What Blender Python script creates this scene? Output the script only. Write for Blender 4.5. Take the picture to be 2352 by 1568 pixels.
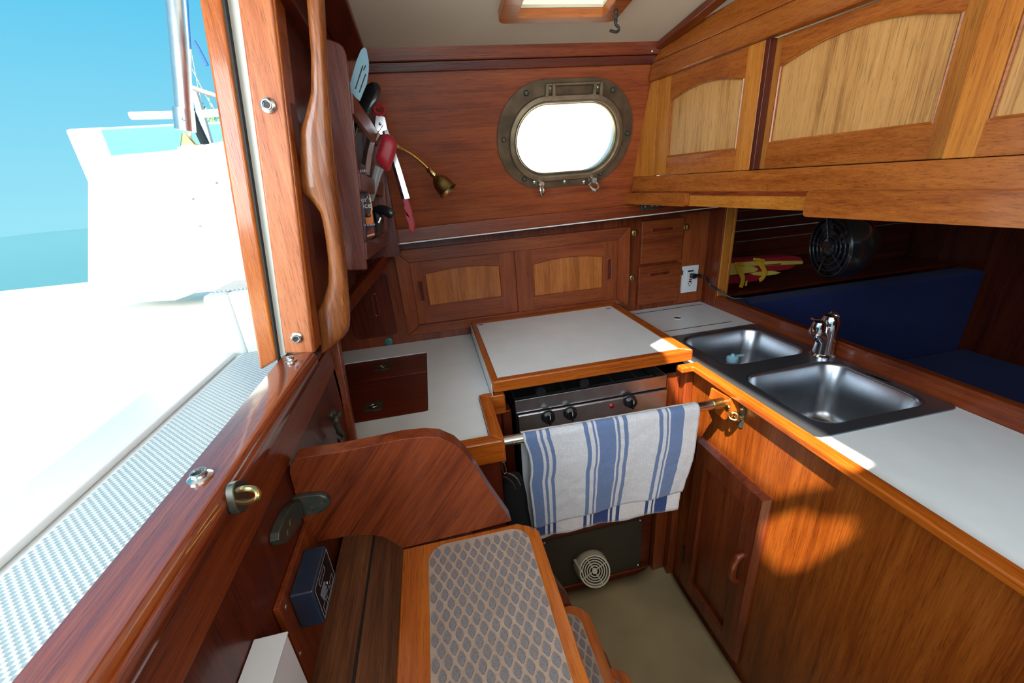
import bpy, bmesh, math, random
from mathutils import Vector, Matrix, geometry, noise
random.seed(4)
for o in list(bpy.data.objects): bpy.data.objects.remove(o, do_unlink=True)
S = bpy.context.scene
COL = S.collection
H = 1.45                                  # eye height above the cabin sole; helpers work in eye-relative metres
# ------------------------------------------------------------------ camera
FPX, YAW, PIT, ROL = 924.08, 0.175838, 0.379680, -0.0794107
_f = Vector((math.sin(YAW)*math.cos(PIT), math.cos(YAW)*math.cos(PIT), -math.sin(PIT)))
_r0 = Vector((math.cos(YAW), -math.sin(YAW), 0)); _u0 = _r0.cross(_f)
_r = _r0*math.cos(ROL) + _u0*math.sin(ROL); _u = _r.cross(_f)
cd = bpy.data.cameras.new('camera'); cam = bpy.data.objects.new('camera', cd); COL.objects.link(cam)
cd.sensor_width = 36; cd.lens = FPX/2352*36; cd.clip_start = 0.02; cd.clip_end = 200
cam.matrix_world = Matrix(((_r.x, _u.x, -_f.x, 0), (_r.y, _u.y, -_f.y, 0), (_r.z, _u.z, -_f.z, H), (0, 0, 0, 1)))
S.camera = cam
# ------------------------------------------------------------------ sky, sun, exposure
S.view_settings.view_transform = 'Standard'; S.view_settings.look = 'None'
S.view_settings.gamma = 1; S.view_settings.use_curve_mapping = False
S.view_settings.exposure = 0.0
w = bpy.data.worlds.new('sky'); S.world = w; w.use_nodes = True
nt = w.node_tree; nt.nodes.clear()
tc = nt.nodes.new('ShaderNodeTexCoord'); sx = nt.nodes.new('ShaderNodeSeparateXYZ')
rp = nt.nodes.new('ShaderNodeValToRGB'); bg = nt.nodes.new('ShaderNodeBackground'); wo = nt.nodes.new('ShaderNodeOutputWorld')
nt.links.new(tc.outputs['Generated'], sx.inputs[0]); nt.links.new(sx.outputs['Z'], rp.inputs[0])
rp.color_ramp.elements[0].color = (0.30, 0.72, 0.86, 1); rp.color_ramp.elements[0].position = 0.0
rp.color_ramp.elements[1].color = (0.30, 0.52, 0.80, 1); rp.color_ramp.elements[1].position = 1.0
e = rp.color_ramp.elements.new(0.35); e.color = (0.09, 0.52, 0.80, 1)
nt.links.new(rp.outputs[0], bg.inputs[0]); bg.inputs[1].default_value = 1.1
nt.links.new(bg.outputs[0], wo.inputs[0])
sd = bpy.data.lights.new('sun', 'SUN'); sun = bpy.data.objects.new('sun', sd); COL.objects.link(sun)
sd.energy = 23.0; sd.angle = math.radians(1.0); sd.color = (1.0, 0.88, 0.70)
SUND = Vector((1.0, 1.2, -2.5)).normalized()
sun.rotation_euler = SUND.to_track_quat('-Z', 'Y').to_euler()
# added fill: large soft area lights standing in for daylight
def area(name, loc, aim, sx_, sy_, pw, col):
    l = bpy.data.lights.new(name, 'AREA'); l.shape = 'RECTANGLE'; l.size = sx_; l.size_y = sy_; l.energy = pw; l.color = col
    o = bpy.data.objects.new(name, l); COL.objects.link(o); o.location = Vector(loc)+Vector((0, 0, H))
    o.rotation_euler = (Vector(aim)-Vector(loc)).to_track_quat('-Z', 'Y').to_euler(); return o
area('cabin_fill', (0.35, -0.75, 0.28), (0.45, 1.2, -0.5), 1.2, 0.5, 11.5, (0.95, 0.97, 1.0))  # added fill from behind the viewpoint, no lamp is fitted there
area('companionway_fill', (-0.9, -0.20, 0.30), (0.6, 0.9, -0.2), 0.7, 0.6, 19, (0.86, 0.94, 1.0))  # added fill that boosts the daylight from the open companionway
# ------------------------------------------------------------------ unprojection helpers
def ray(x, y): return _r*((x-1176)/FPX) - _u*((y-784)/FPX) + _f
def PX(x, y, v): d = ray(x, y); return d*(v/d.x)
def PY(x, y, v): d = ray(x, y); return d*(v/d.y)
def PZ(x, y, v): d = ray(x, y); return d*(v/d.z)
class Fr:                                   # a local frame standing in the scene
    def __init__(s, o, u, v):
        s.o = Vector(o); s.u = Vector(u).normalized(); s.v = Vector(v).normalized(); s.n = s.u.cross(s.v).normalized()
    def P(s, a, b, c=0.0): return s.o + s.u*a + s.v*b + s.n*c
    def h(s, x, y, c=0.0):                  # pixel -> (a, b) on the plane at offset c
        d = ray(x, y); t = (s.o + s.n*c).dot(s.n)/d.dot(s.n); q = d*t - s.o
        return (q.dot(s.u), q.dot(s.v))
    def off(s, a=0, b=0, c=0): return Fr(s.P(a, b, c), s.u, s.v)
# ------------------------------------------------------------------ mesh builder
BASE = {}
class MB:
    def __init__(s): s.v = []; s.f = []; s.uv = None
    def add(s, vs, fs):
        b = len(s.v); s.v += [Vector(p) for p in vs]; s.f += [tuple(b+i for i in f) for f in fs]; return s
    def box(s, x0, x1, y0, y1, z0, z1, fr=None):
        c = [(x, y, z) for z in (z0, z1) for y in (y0, y1) for x in (x0, x1)]
        if fr: c = [fr.P(*p) for p in c]
        return s.add(c, [(0, 2, 3, 1), (4, 5, 7, 6), (0, 1, 5, 4), (2, 6, 7, 3), (0, 4, 6, 2), (1, 3, 7, 5)])
    def plate(s, fr, outer, holes=(), c0=0.0, c1=-0.01):
        """outline with holes in frame coordinates, from offset c0 back to c1"""
        loops = [list(outer)] + [list(h) for h in holes]
        tri = geometry.tessellate_polygon([[Vector((p[0], p[1], 0)) for p in l] for l in loops])
        flat = [p for l in loops for p in l]; n = len(flat)
        fs = []
        for t in tri:
            a, b, c = [Vector(flat[i]) for i in t]
            up = (b-a).cross(c-a) > 0
            t = tuple(t) if up else tuple(reversed(t))
            fs.append(t); fs.append(tuple(n+i for i in reversed(t)))
        b = 0
        for k, l in enumerate(loops):
            m = len(l)
            area = sum(l[i][0]*l[(i+1) % m][1]-l[(i+1) % m][0]*l[i][1] for i in range(m))
            ccw = area > 0
            for i in range(m):
                j = (i+1) % m; q = (b+i, n+b+i, n+b+j, b+j)
                if ccw != (k == 0): q = tuple(reversed(q))
                fs.append(q)
            b += m
        return s.add([fr.P(p[0], p[1], c0) for p in flat]+[fr.P(p[0], p[1], c1) for p in flat], fs)
    def loft(s, loops, cap0=False, cap1=False, closed=True):
        m = len(loops[0]); vs = [p for l in loops for p in l]; fs = []
        for k in range(len(loops)-1):
            for i in range(m if closed else m-1):
                j = (i+1) % m; fs.append((k*m+i, k*m+j, (k+1)*m+j, (k+1)*m+i))
        if cap0: fs.append(tuple(reversed(range(m))))
        if cap1: fs.append(tuple((len(loops)-1)*m+i for i in range(m)))
        return s.add(vs, fs)
    def tube(s, pts, r, seg=10, cap=True, flat=1.0, up=None):
        pts = [Vector(p) for p in pts]; n = len(pts); rs = r if isinstance(r, (list, tuple)) else [r]*n
        loops = []; prev = None
        for i, p in enumerate(pts):
            t = (pts[min(i+1, n-1)]-pts[max(i-1, 0)]).normalized()
            if prev is None:
                a = Vector(up) if up else (Vector((0, 0, 1)) if abs(t.z) < .9 else Vector((1, 0, 0)))
            else: a = prev
            x = (a - t*a.dot(t)).normalized(); prev = x; y = t.cross(x)
            loops.append([p + x*math.cos(2*math.pi*k/seg)*rs[i] + y*math.sin(2*math.pi*k/seg)*rs[i]*flat for k in range(seg)])
        return s.loft(loops, cap, cap)
    def lathe(s, o, ax, prof, seg=24, cap0=True, cap1=True):
        o = Vector(o); ax = Vector(ax).normalized()
        a = Vector((0, 0, 1)) if abs(ax.z) < .9 else Vector((1, 0, 0))
        x = (a-ax*a.dot(ax)).normalized(); y = ax.cross(x)
        loops = [[o+ax*h+(x*math.cos(2*math.pi*k/seg)+y*math.sin(2*math.pi*k/seg))*r for k in range(seg)] for r, h in prof]
        return s.loft(loops, cap0, cap1)
    def torus(s, o, ax, R, r, seg=28, rs=8, a0=0, a1=2*math.pi, start=None, sq=1.0):
        o = Vector(o); ax = Vector(ax).normalized()
        a = Vector(start) if start else (Vector((0, 0, 1)) if abs(ax.z) < .9 else Vector((1, 0, 0)))
        x = (a-ax*a.dot(ax)).normalized(); y = ax.cross(x); full = abs(a1-a0-2*math.pi) < 1e-4
        loops = []
        for k in range(seg if full else seg+1):
            t = a0+(a1-a0)*k/seg; d = x*math.cos(t)+y*math.sin(t)*sq
            loops.append([o+d*R+(d.normalized()*math.cos(2*math.pi*j/rs)+ax*math.sin(2*math.pi*j/rs))*r for j in range(rs)])
        if full: loops.append(loops[0]); return s.loft(loops)
        return s.loft(loops, True, True)
    def ball(s, o, r, seg=12, sc=(1, 1, 1)):
        o = Vector(o); loops = []
        for i in range(1, seg//2):
            t = math.pi*i/(seg//2)
            loops.append([o+Vector((r*sc[0]*math.sin(t)*math.cos(2*math.pi*k/seg), r*sc[1]*math.sin(t)*math.sin(2*math.pi*k/seg), r*sc[2]*math.cos(t))) for k in range(seg)])
        return s.loft(loops, True, True)
    def build(s, name, mat, parent=None, bevel=0, seg=2, ang=35, loc=None, noshade=False):
        if parent is not None: base = BASE[parent.name]
        elif loc is not None: base = Vector(loc)
        else:
            xs = [p.x for p in s.v]; ys = [p.y for p in s.v]; zs = [p.z for p in s.v]
            base = Vector(((min(xs)+max(xs))/2, (min(ys)+max(ys))/2, min(zs)))
        me = bpy.data.meshes.new(name); me.from_pydata([p-base for p in s.v], [], s.f); me.validate()
        if s.uv:
            ul = me.uv_layers.new(name='uv')
            for l in me.loops: ul.data[l.index].uv = s.uv[l.vertex_index]
        bm = bmesh.new(); bm.from_mesh(me); bmesh.ops.recalc_face_normals(bm, faces=bm.faces)
        bm.to_mesh(me); bm.free()
        for p in me.polygons: p.use_smooth = True
        me.set_sharp_from_angle(angle=math.radians(ang))
        me.materials.append(mat)
        o = bpy.data.objects.new(name, me); COL.objects.link(o); BASE[o.name] = base
        if parent is not None: o.parent = parent
        else: o.location = base+Vector((0, 0, H))
        if bevel:
            m = o.modifiers.new('bevel', 'BEVEL'); m.width = bevel; m.segments = seg; m.limit_method = 'ANGLE'
            m.angle_limit = math.radians(ang); m.harden_normals = True
        return o
def tag(o, label=None, cat=None, group=None, kind=None):
    if label: o['label'] = label
    if cat: o['category'] = cat
    if group: o['group'] = group
    if kind: o['kind'] = kind
    return o
def thing(name, label, cat, loc, group=None):
    o = bpy.data.objects.new(name, None); COL.objects.link(o); o.empty_display_size = .02
    o.location = Vector(loc)+Vector((0, 0, H)); BASE[o.name] = Vector(loc)
    return tag(o, label, cat, group)
def copy_tree(o, loc=None, label=None, parent=None):
    c = o.copy(); COL.objects.link(c); BASE[c.name] = BASE[o.name]
    if parent is not None: c.parent = parent
    elif loc is not None: c.location = Vector(loc)+Vector((0, 0, H))
    if label: c['label'] = label
    for ch in list(o.children): copy_tree(ch, None, None, c)
    return c
def struct(o, label=None): o['kind'] = 'structure'; 
def st(o): o['kind'] = 'structure'; return o
def rrect(a0, a1, b0, b1, r, n=6):
    out = []
    for cx, cy, t0 in ((a1-r, b1-r, 0), (a0+r, b1-r, 90), (a0+r, b0+r, 180), (a1-r, b0+r, 270)):
        for k in range(n+1):
            t = math.radians(t0+90*k/n); out.append((cx+r*math.cos(t), cy+r*math.sin(t)))
    return out
def arch(a0, a1, b0, b1, rise, n=12):
    """closed loop: flat bottom, arched top rising from b1 at the sides"""
    pts = [(a0, b0), (a1, b0)]
    for k in range(n+1):
        t = k/n; pts.append((a1+(a0-a1)*t, b1+rise*(1-(2*t-1)**2)))
    return pts
# ------------------------------------------------------------------ materials
def newmat(name):
    m = bpy.data.materials.new(name); m.use_nodes = True
    return m, m.node_tree, m.node_tree.nodes['Principled BSDF']
def plain(name, col, rough=.5, metal=0, coat=0, bump=0, bscale=200, var=0, vscale=8, ior=None, trans=0, emis=None, es=0, sheen=0, col2=None):
    m, t, b = newmat(name)
    b.inputs['Roughness'].default_value = rough; b.inputs['Metallic'].default_value = metal
    b.inputs['Coat Weight'].default_value = coat; b.inputs['Transmission Weight'].default_value = trans
    b.inputs['Base Color'].default_value = (*col, 1)
    if ior: b.inputs['IOR'].default_value = ior
    if sheen: b.inputs['Sheen Weight'].default_value = sheen
    if emis: b.inputs['Emission Color'].default_value = (*emis, 1); b.inputs['Emission Strength'].default_value = es
    if var or bump:
        tc = t.nodes.new('ShaderNodeTexCoord')
    if var:
        n = t.nodes.new('ShaderNodeTexNoise'); n.inputs['Scale'].default_value = vscale; n.inputs['Detail'].default_value = 6
        r = t.nodes.new('ShaderNodeValToRGB'); r.color_ramp.elements[0].position = .35; r.color_ramp.elements[1].position = .65
        c2 = col2 or tuple(c*(1-var) for c in col)
        r.color_ramp.elements[0].color = (*c2, 1); r.color_ramp.elements[1].color = (*col, 1)
        t.links.new(tc.outputs['Object'], n.inputs['Vector']); t.links.new(n.outputs[0], r.inputs[0]); t.links.new(r.outputs[0], b.inputs['Base Color'])
    if bump:
        n = t.nodes.new('ShaderNodeTexNoise'); n.inputs['Scale'].default_value = bscale; n.inputs['Detail'].default_value = 4
        u = t.nodes.new('ShaderNodeBump'); u.inputs['Strength'].default_value = bump; u.inputs['Distance'].default_value = .002
        t.links.new(tc.outputs['Object'], n.inputs['Vector']); t.links.new(n.outputs[0], u.inputs['Height']); t.links.new(u.outputs[0], b.inputs['Normal'])
    return m
WC = {}
def wood(kind, axis='Z', rot=None):
    """varnished teak; axis is the grain direction"""
    key = kind+axis+(str(rot) if rot else '')
    if key in WC: return WC[key]
    P = {  # dark, mid, light, roughness, coat, band scale
        'red':    ((.080, .011, .003), (.180, .032, .007), (.260, .055, .012), .34, .22, 1.0),
        'wall':   ((.150, .025, .005), (.250, .050, .010), (.330, .082, .018), .42, .10, 0.7),
        'deep':   ((.040, .006, .0025), (.100, .015, .005), (.150, .026, .008), .32, .25, 1.0),
        'orange': ((.230, .042, .004), (.400, .092, .008), (.500, .140, .014), .26, .45, 1.2),
        'cab':    ((.120, .022, .003), (.240, .054, .006), (.330, .092, .012), .30, .20, 1.3),
        'sill':   ((.070, .010, .004), (.200, .032, .008), (.330, .070, .014), .24, 1.0, 1.2),
        'gold':   ((.300, .085, .010), (.430, .145, .018), (.540, .205, .032), .34, .25, 1.1),
        'rail':   ((.190, .042, .006), (.330, .088, .012), (.420, .130, .022), .34, .25, 1.1),
        'handle': ((.130, .034, .010), (.290, .088, .022), (.420, .150, .045), .30, .35, 1.6),
        'panel':  ((.270, .110, .028), (.530, .260, .080), (.610, .330, .115), .42, .12, 1.2),
        'lpanel': ((.240, .060, .010), (.420, .125, .022), (.500, .170, .034), .40, .15, 1.2),
        'pale':   ((.330, .085, .030), (.500, .160, .060), (.600, .230, .100), .38, .15, 0.7),
        'plum':   ((.085, .020, .014), (.175, .046, .030), (.270, .085, .055), .38, .20, 1.0),
        'grey':   ((.045, .014, .006), (.125, .040, .013), (.210, .080, .028), .62, .0, 1.3),
    }[kind]
    m, t, b = newmat('wood_'+key)
    L = t.links.new
    tc = t.nodes.new('ShaderNodeTexCoord'); oi = t.nodes.new('ShaderNodeObjectInfo')
    off = t.nodes.new('ShaderNodeVectorMath'); off.operation = 'ADD'
    sc = t.nodes.new('ShaderNodeVectorMath'); sc.operation = 'SCALE'; sc.inputs[0].default_value = (7.1, 3.3, 5.7)
    L(oi.outputs['Random'], sc.inputs['Scale']); L(tc.outputs['Object'], off.inputs[0]); L(sc.outputs[0], off.inputs[1])
    src = off.outputs[0]
    if rot:
        mr = t.nodes.new('ShaderNodeMapping'); mr.inputs['Rotation'].default_value = rot; L(src, mr.inputs[0]); src = mr.outputs[0]
    def noi(cross, along, det, rg=.6, dist=0):
        mp = t.nodes.new('ShaderNodeMapping'); v = [cross]*3; v['XYZ'.index(axis)] = along; mp.inputs['Scale'].default_value = v
        n = t.nodes.new('ShaderNodeTexNoise'); n.inputs['Scale'].default_value = 1; n.inputs['Detail'].default_value = det
        n.inputs['Roughness'].default_value = rg; n.inputs['Distortion'].default_value = dist
        L(src, mp.inputs[0]); L(mp.outputs[0], n.inputs['Vector']); return n.outputs[0]
    k = P[5]
    f1 = noi(300*k, 9, 3, .6); f2 = noi(70*k, 3.2, 4, .6, .5); f3 = noi(14*k, 1.6, 2, .5, .8); c = noi(620, 24, 2, .6)
    def mad(x, g, y):
        q_ = t.nodes.new('ShaderNodeMath'); q_.operation = 'MULTIPLY_ADD'; q_.inputs[1].default_value = g; L(x, q_.inputs[0])
        if y is None: q_.inputs[2].default_value = 0
        else: L(y, q_.inputs[2])
        return q_.outputs[0]
    m2 = mad(f3, .36, mad(f2, .34, mad(f1, .30, None)))
    r = t.nodes.new('ShaderNodeValToRGB'); cr = r.color_ramp
    cr.elements[0].position = .36; cr.elements[0].color = (*P[0], 1); cr.elements[1].position = .64; cr.elements[1].color = (*P[2], 1)
    q = cr.elements.new(.50); q.color = (*P[1], 1)
    L(m2, r.inputs[0])
    pr_ = t.nodes.new('ShaderNodeMapRange'); pr_.inputs[1].default_value = .58; pr_.inputs[2].default_value = .66; pr_.inputs[3].default_value = 1.0; pr_.inputs[4].default_value = .62
    L(c, pr_.inputs[0]); pm_ = t.nodes.new('ShaderNodeMix'); pm_.data_type = 'RGBA'; pm_.blend_type = 'MULTIPLY'; pm_.inputs['Factor'].default_value = 1
    L(r.outputs[0], pm_.inputs['A']); L(pr_.outputs[0], pm_.inputs['B'])
    r = type('R', (), {'outputs': [pm_.outputs['Result']]})
    hv = t.nodes.new('ShaderNodeHueSaturation'); mm = t.nodes.new('ShaderNodeMapRange'); mm.inputs['To Min'].default_value = .88; mm.inputs['To Max'].default_value = 1.12
    L(oi.outputs['Random'], mm.inputs[0]); L(mm.outputs[0], hv.inputs['Value']); L(r.outputs[0], hv.inputs['Color'])
    L(hv.outputs[0], b.inputs['Base Color'])
    b.inputs['Roughness'].default_value = P[3]; b.inputs['Coat Weight'].default_value = P[4]; b.inputs['Coat Roughness'].default_value = .10; b.inputs['Specular IOR Level'].default_value = .38
    u = t.nodes.new('ShaderNodeBump'); u.inputs['Strength'].default_value = .25; u.inputs['Distance'].default_value = .001
    L(c, u.inputs['Height']); L(u.outputs[0], b.inputs['Normal'])
    if kind == 'sill': b.inputs['Coat IOR'].default_value = 1.9
    WC[key] = m; return m
M = {}
M['laminate'] = plain('white_laminate', (.77, .82, .84), .32, var=.05, vscale=14, coat=.1)
M['liner'] = plain('headliner', (.62, .58, .49), .6, var=.06, vscale=5, bump=.1, bscale=400)
M['steel'] = plain('brushed_steel', (.72, .72, .74), .28, 1, var=.15, vscale=30)
M['darksteel'] = plain('sink_steel', (.46, .49, .53), .30, 1, var=.2, vscale=12)
M['chrome'] = plain('chrome', (.72, .74, .77), .10, 1)
M['tin'] = plain('dull_chrome', (.62, .60, .56), .25, 1)
M['bronze'] = plain('bronze_patina', (.150, .105, .062), .50, .6, var=.45, vscale=22)
M['bronze_light'] = plain('bronze_rubbed', (.230, .170, .105), .45, .6, var=.3, vscale=30)
M['verdigris'] = plain('dark_bronze', (.10, .085, .060), .42, .5, var=.6, vscale=60, col2=(.045, .075, .062))
M['brass'] = plain('brass', (.75, .52, .22), .22, 1, var=.25, vscale=30)
M['oldbrass'] = plain('aged_brass', (.50, .34, .12), .3, 1, var=.4, vscale=25)
M['black'] = plain('black_plastic', (.012, .012, .014), .25, coat=.3)
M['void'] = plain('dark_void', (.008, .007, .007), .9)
M['iron'] = plain('cast_iron', (.02, .02, .02), .5)
M['redsil'] = plain('red_silicone', (.42, .008, .022), .4, sheen=.2)
M['bluesil'] = plain('blue_silicone', (.30, .58, .72), .45)
M['clear'] = plain('clear_plastic', (.75, .82, .86), .08, trans=.72, ior=1.4)
M['glass'] = plain('port_glass', (.97, 1, 1), .02, trans=1, ior=1.3)
M['white'] = plain('white_plastic', (.74, .76, .77), .35)
M['cream'] = plain('cream_plastic', (.66, .60, .43), .4, var=.1, vscale=20)
M['paper'] = plain('white_card', (.66, .68, .70), .6)
M['gel'] = plain('gelcoat', (.80, .82, .80), .35, var=.03)
M['blue'] = plain('blue_upholstery', (.005, .020, .13), .9, bump=.5, bscale=500, sheen=.05, var=.15)
M['redfab'] = plain('red_fabric', (.40, .006, .02), .85, bump=.5, bscale=150)
M['yelfab'] = plain('yellow_fabric', (.85, .62, .10), .8, bump=.5, bscale=120)
M['strap'] = plain('amber_webbing', (.90, .50, .03), .6)
M['sole'] = plain('beige_sole', (.37, .285, .15), .5, var=.28, vscale=5, bump=.2, bscale=200)
M['matb'] = plain('mat_base', (.38, .28, .22), .6, var=.15, vscale=30, bump=.4, bscale=300)
M['matp'] = plain('mat_pad', (.20, .18, .18), .75, var=.15, vscale=60, bump=.6, bscale=600)
M['boxblue'] = plain('dark_blue_plastic', (.018, .026, .045), .3, coat=.3)
M['screen'] = plain('black_label', (.008, .008, .011), .3)
M['print'] = plain('grey_print', (.30, .32, .36), .5)
M['caulk'] = plain('black_caulk', (.012, .010, .009), .7)
M['leaf'] = plain('leaves', (.05, .16, .02), .6)
M['far'] = plain('far_boats', (.10, .30, .40), .7)
M['rope'] = plain('blue_rope', (.02, .10, .35), .7)
M['wire'] = plain('rigging_wire', (.42, .46, .50), .4)
M['navy'] = plain('navy_cord', (.008, .012, .03), .45)
M['redlamp'] = plain('red_indicator', (.25, .0, .0), .2, coat=.5)
M['matte_black'] = plain('black_mitt', (.006, .006, .007), .95, bump=.5, bscale=200)

def weave(name, c1, c2, sx_, sy_, axes=('X', 'Z'), rough=.5, metal=0, bump=.6):
    """fine raised pattern too small to build piece by piece"""
    m, t, b = newmat(name); L = t.links.new
    tc = t.nodes.new('ShaderNodeTexCoord'); s = t.nodes.new('ShaderNodeSeparateXYZ'); L(tc.outputs['Object'], s.inputs[0])
    outs = []
    for ax, k in zip(axes, (sx_, sy_)):
        a = t.nodes.new('ShaderNodeMath'); a.operation = 'MULTIPLY'; a.inputs[1].default_value = k*2*math.pi; L(s.outputs[ax], a.inputs[0])
        q = t.nodes.new('ShaderNodeMath'); q.operation = 'SINE'; L(a.outputs[0], q.inputs[0]); outs.append(q.outputs[0])
    p = t.nodes.new('ShaderNodeMath'); p.operation = 'MULTIPLY'; L(outs[0], p.inputs[0]); L(outs[1], p.inputs[1])
    r = t.nodes.new('ShaderNodeMapRange'); r.inputs[1].default_value = -.4; r.inputs[2].default_value = .4; L(p.outputs[0], r.inputs[0])
    mx = t.nodes.new('ShaderNodeMix'); mx.data_type = 'RGBA'; mx.inputs['A'].default_value = (*c1, 1); mx.inputs['B'].default_value = (*c2, 1)
    L(r.outputs[0], mx.inputs['Factor']); L(mx.outputs['Result'], b.inputs['Base Color'])
    b.inputs['Roughness'].default_value = rough; b.inputs['Metallic'].default_value = metal
    u = t.nodes.new('ShaderNodeBump'); u.inputs['Strength'].default_value = bump; u.inputs['Distance'].default_value = .001
    L(r.outputs[0], u.inputs['Height']); L(u.outputs[0], b.inputs['Normal']); return m
M['nonskid'] = weave('nonskid', (.30, .38, .40), (.66, .72, .72), 110, 110, ('X', 'Y'))
M['grille'] = weave('vent_mesh', (.028, .024, .016), (.115, .095, .06), 170, 170, ('X', 'Z'), .45, .4)
M['hatchmesh'] = weave('hatch_mesh', (.20, .21, .18), (.85, .86, .80), 75, 75, ('X', 'Y'), .6)
# ================================================================== SETTING
YB = 1.53                                   # plane of the low cabinet fronts at the back
XR = .73                                    # plane of the sink cabinet front
XBH = -.255                                 # lower aft bulkhead
WF = Fr((0, 1.40+.0253*0-.0253, 0), (1, 0, 0), (0, -.253, 1))   # leaning cabin side, origin where z = 0
WL = math.sqrt(1+.253**2)                   # slope length per metre of height
def wz(z): return z*WL
# floor (sole) ---------------------------------------------------------
m = MB(); m.box(-.6, 2.6, -1.3, 1.95, -1.50, -1.452); st(m.build('floor', wood('deep', 'X')))
# hull side behind the cabinets
m = MB(); m.box(-.45, 1.17, 1.955, 1.99, -1.5, -.12); st(m.build('wall_back', wood('deep', 'X')))
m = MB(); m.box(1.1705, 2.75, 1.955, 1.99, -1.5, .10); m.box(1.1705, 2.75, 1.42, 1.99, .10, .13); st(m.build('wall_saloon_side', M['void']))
# cabin side with the port hole
port_u = (.242+.681)/2; port_b0, port_b1 = WF.h(1300, 395)[1], WF.h(1300, 234)[1]
pv = (port_b0+port_b1)/2
glass_loop = rrect(port_u-.165, port_u+.165, pv-.101, pv+.101, .099, 10)
m = MB(); zt, zb = wz(.375), wz(-.119)
m.plate(WF, [(-.30, zb), (.80, zb), (.80, zt), (-.30, zt)], [rrect(port_u-.172, port_u+.172, pv-.108, pv+.108, .104, 10)], 0, -.03)
st(m.build('wall_cabin_side', wood('wall', 'X')))
# ceiling: crowned panel that rises to the centreline, with two added openings that shape the sun patches
def cz(y): return .335+.11*(1.29-y)
CF = Fr((0, 1.29, .335), (1, 0, 0), (0, -1, .11)); CF.n = Vector((0, .11, 1)).normalized()
def cb(y): return (1.29-y)*math.sqrt(1+.11**2)
hole = [(.25, cb(.62)), (.365, cb(.62)), (.365, cb(.005)), (.25, cb(.005))]
hat = [(.262, cb(1.085)), (.468, cb(1.085)), (.468, cb(.80)), (.262, cb(.80))]
def roofpt(q):                                  # where the sun ray through q meets the cabin top
    q = Vector(q); t = (.335+.11*1.29-q.z-.11*q.y)/(-SUND.z-.11*SUND.y+0.0) if False else None
    n = Vector((0, .11, 1)); t = ((Vector((0, 1.29, .335)).dot(n))-q.dot(n))/((-SUND).dot(n)); p = q-SUND*t
    return (p.x, cb(p.y))
def fpt(x, y): return roofpt(PX(x, y, .73))
hole = [(.365, cb(.62)), (.32, cb(.64)), (.25, cb(.60)), fpt(1600, 995), fpt(1783, 1149), fpt(1843, 1134), fpt(1932, 1121), (.36, fpt(1945, 1090)[1])]  # added opening, outlined to cast the main sun patch
hole2 = [fpt(*c) for c in ((1741, 1222), (1775, 1190), (1835, 1172), (1880, 1190), (1960, 1195), (1960, 1243), (1905, 1275), (1850, 1312), (1795, 1322), (1757, 1285))]  # second added opening, traced back along the sun from the lower patch
m = MB()
m.plate(CF, [(-.265, cb(1.31)), (2.7, cb(1.31)), (2.7, cb(-1.2)), (-.265, cb(-1.2))], [hole, hole2, hat], 0, .012)
st(m.build('ceiling', M['liner']))
# upper aft bulkhead (rakes forward with height) behind handle and rack
BF = Fr((-.25+.12*.28, 0, 0), (0, 1, 0), (.12, 0, 1))     # u = Y, v = up the rake, n = +X
m = MB()
m.plate(BF, [(.832, -.30), (1.33, -.30), (1.33, .44), (.832, .44)], (), 0, -.035)
st(m.build('wall_left_upper', wood('deep', 'Z')))
m = MB()
m.plate(Fr((0, 0, 0), (0, 1, 0), (0, 0, 1)), [(-1.2, -1.45), (.90, -1.45), (.90, -.28), (-1.2, -.28)], (), XBH, XBH-.05)
st(m.build('wall_left_lower', wood('deep', 'Z')))
# back-left alcove sides
m = MB(); m.plate(Fr((-.42, 0, 0), (0, 1, 0), (0, 0, 1)), [(.90, -1.45), (1.955, -1.45), (1.955, -.205), (1.0, -.205), (1.0, -.352), (.90, -.352)], (), 0, -.035); st(m.build('wall_left_alcove', wood('deep', 'Z')))
m = MB(); m.box(-.31, -.10, 1.335, 1.40, -.196, .40); m.box(-.31, -.25, 1.40, 1.46, -.149, .40); st(m.build('wall_corner', wood('deep', 'Z')))
m = MB(); m.box(-.42, XBH, .885, .90, -1.45, -.352); st(m.build('wall_alcove_return', wood('deep', 'Z')))
# shelf underside over the low cabinets
m = MB(); m.box(-.42, 1.169, 1.4475, 1.955, -.165, -.150); st(m.build('trim_deck_underside', wood('deep', 'X')))
m = MB(); m.box(-.42, -.275, 1.0, 1.955, -.204, -.196); st(m.build('trim_alcove_top', wood('deep', 'X')))
m = MB(); m.box(-.50, 1.169, 1.436, 3.2, -.149, -.112); st(m.build('trim_side_deck', M['gel']))
m = MB(); m.box(2.75, 2.79, -1.3, 1.99, -1.5, .6); st(m.build('wall_forward', wood('deep', 'Z')))
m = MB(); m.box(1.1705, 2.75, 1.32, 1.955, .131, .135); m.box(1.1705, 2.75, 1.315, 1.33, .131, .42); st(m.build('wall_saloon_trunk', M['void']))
m = MB(); m.box(.30, 2.75, -1.34, -1.30, -1.5, .45); st(m.build('wall_port_side', wood('deep', 'X')))
# partition stub between galley and saloon, and far partition closing the hull side there
m = MB(); m.box(1.134, 1.17, 1.436, 1.953, -.60, -.12); st(m.build('wall_partition', wood('red', 'Z'), bevel=.003))
m = MB(); m.box(1.1705, 1.182, 1.426, 1.452, -.56, -.12); m.box(1.136, 1.170, 1.428, 1.4355, -.56, -.12)
st(m.build('trim_partition_edge', wood('gold', 'Z'), bevel=.003))
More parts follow.
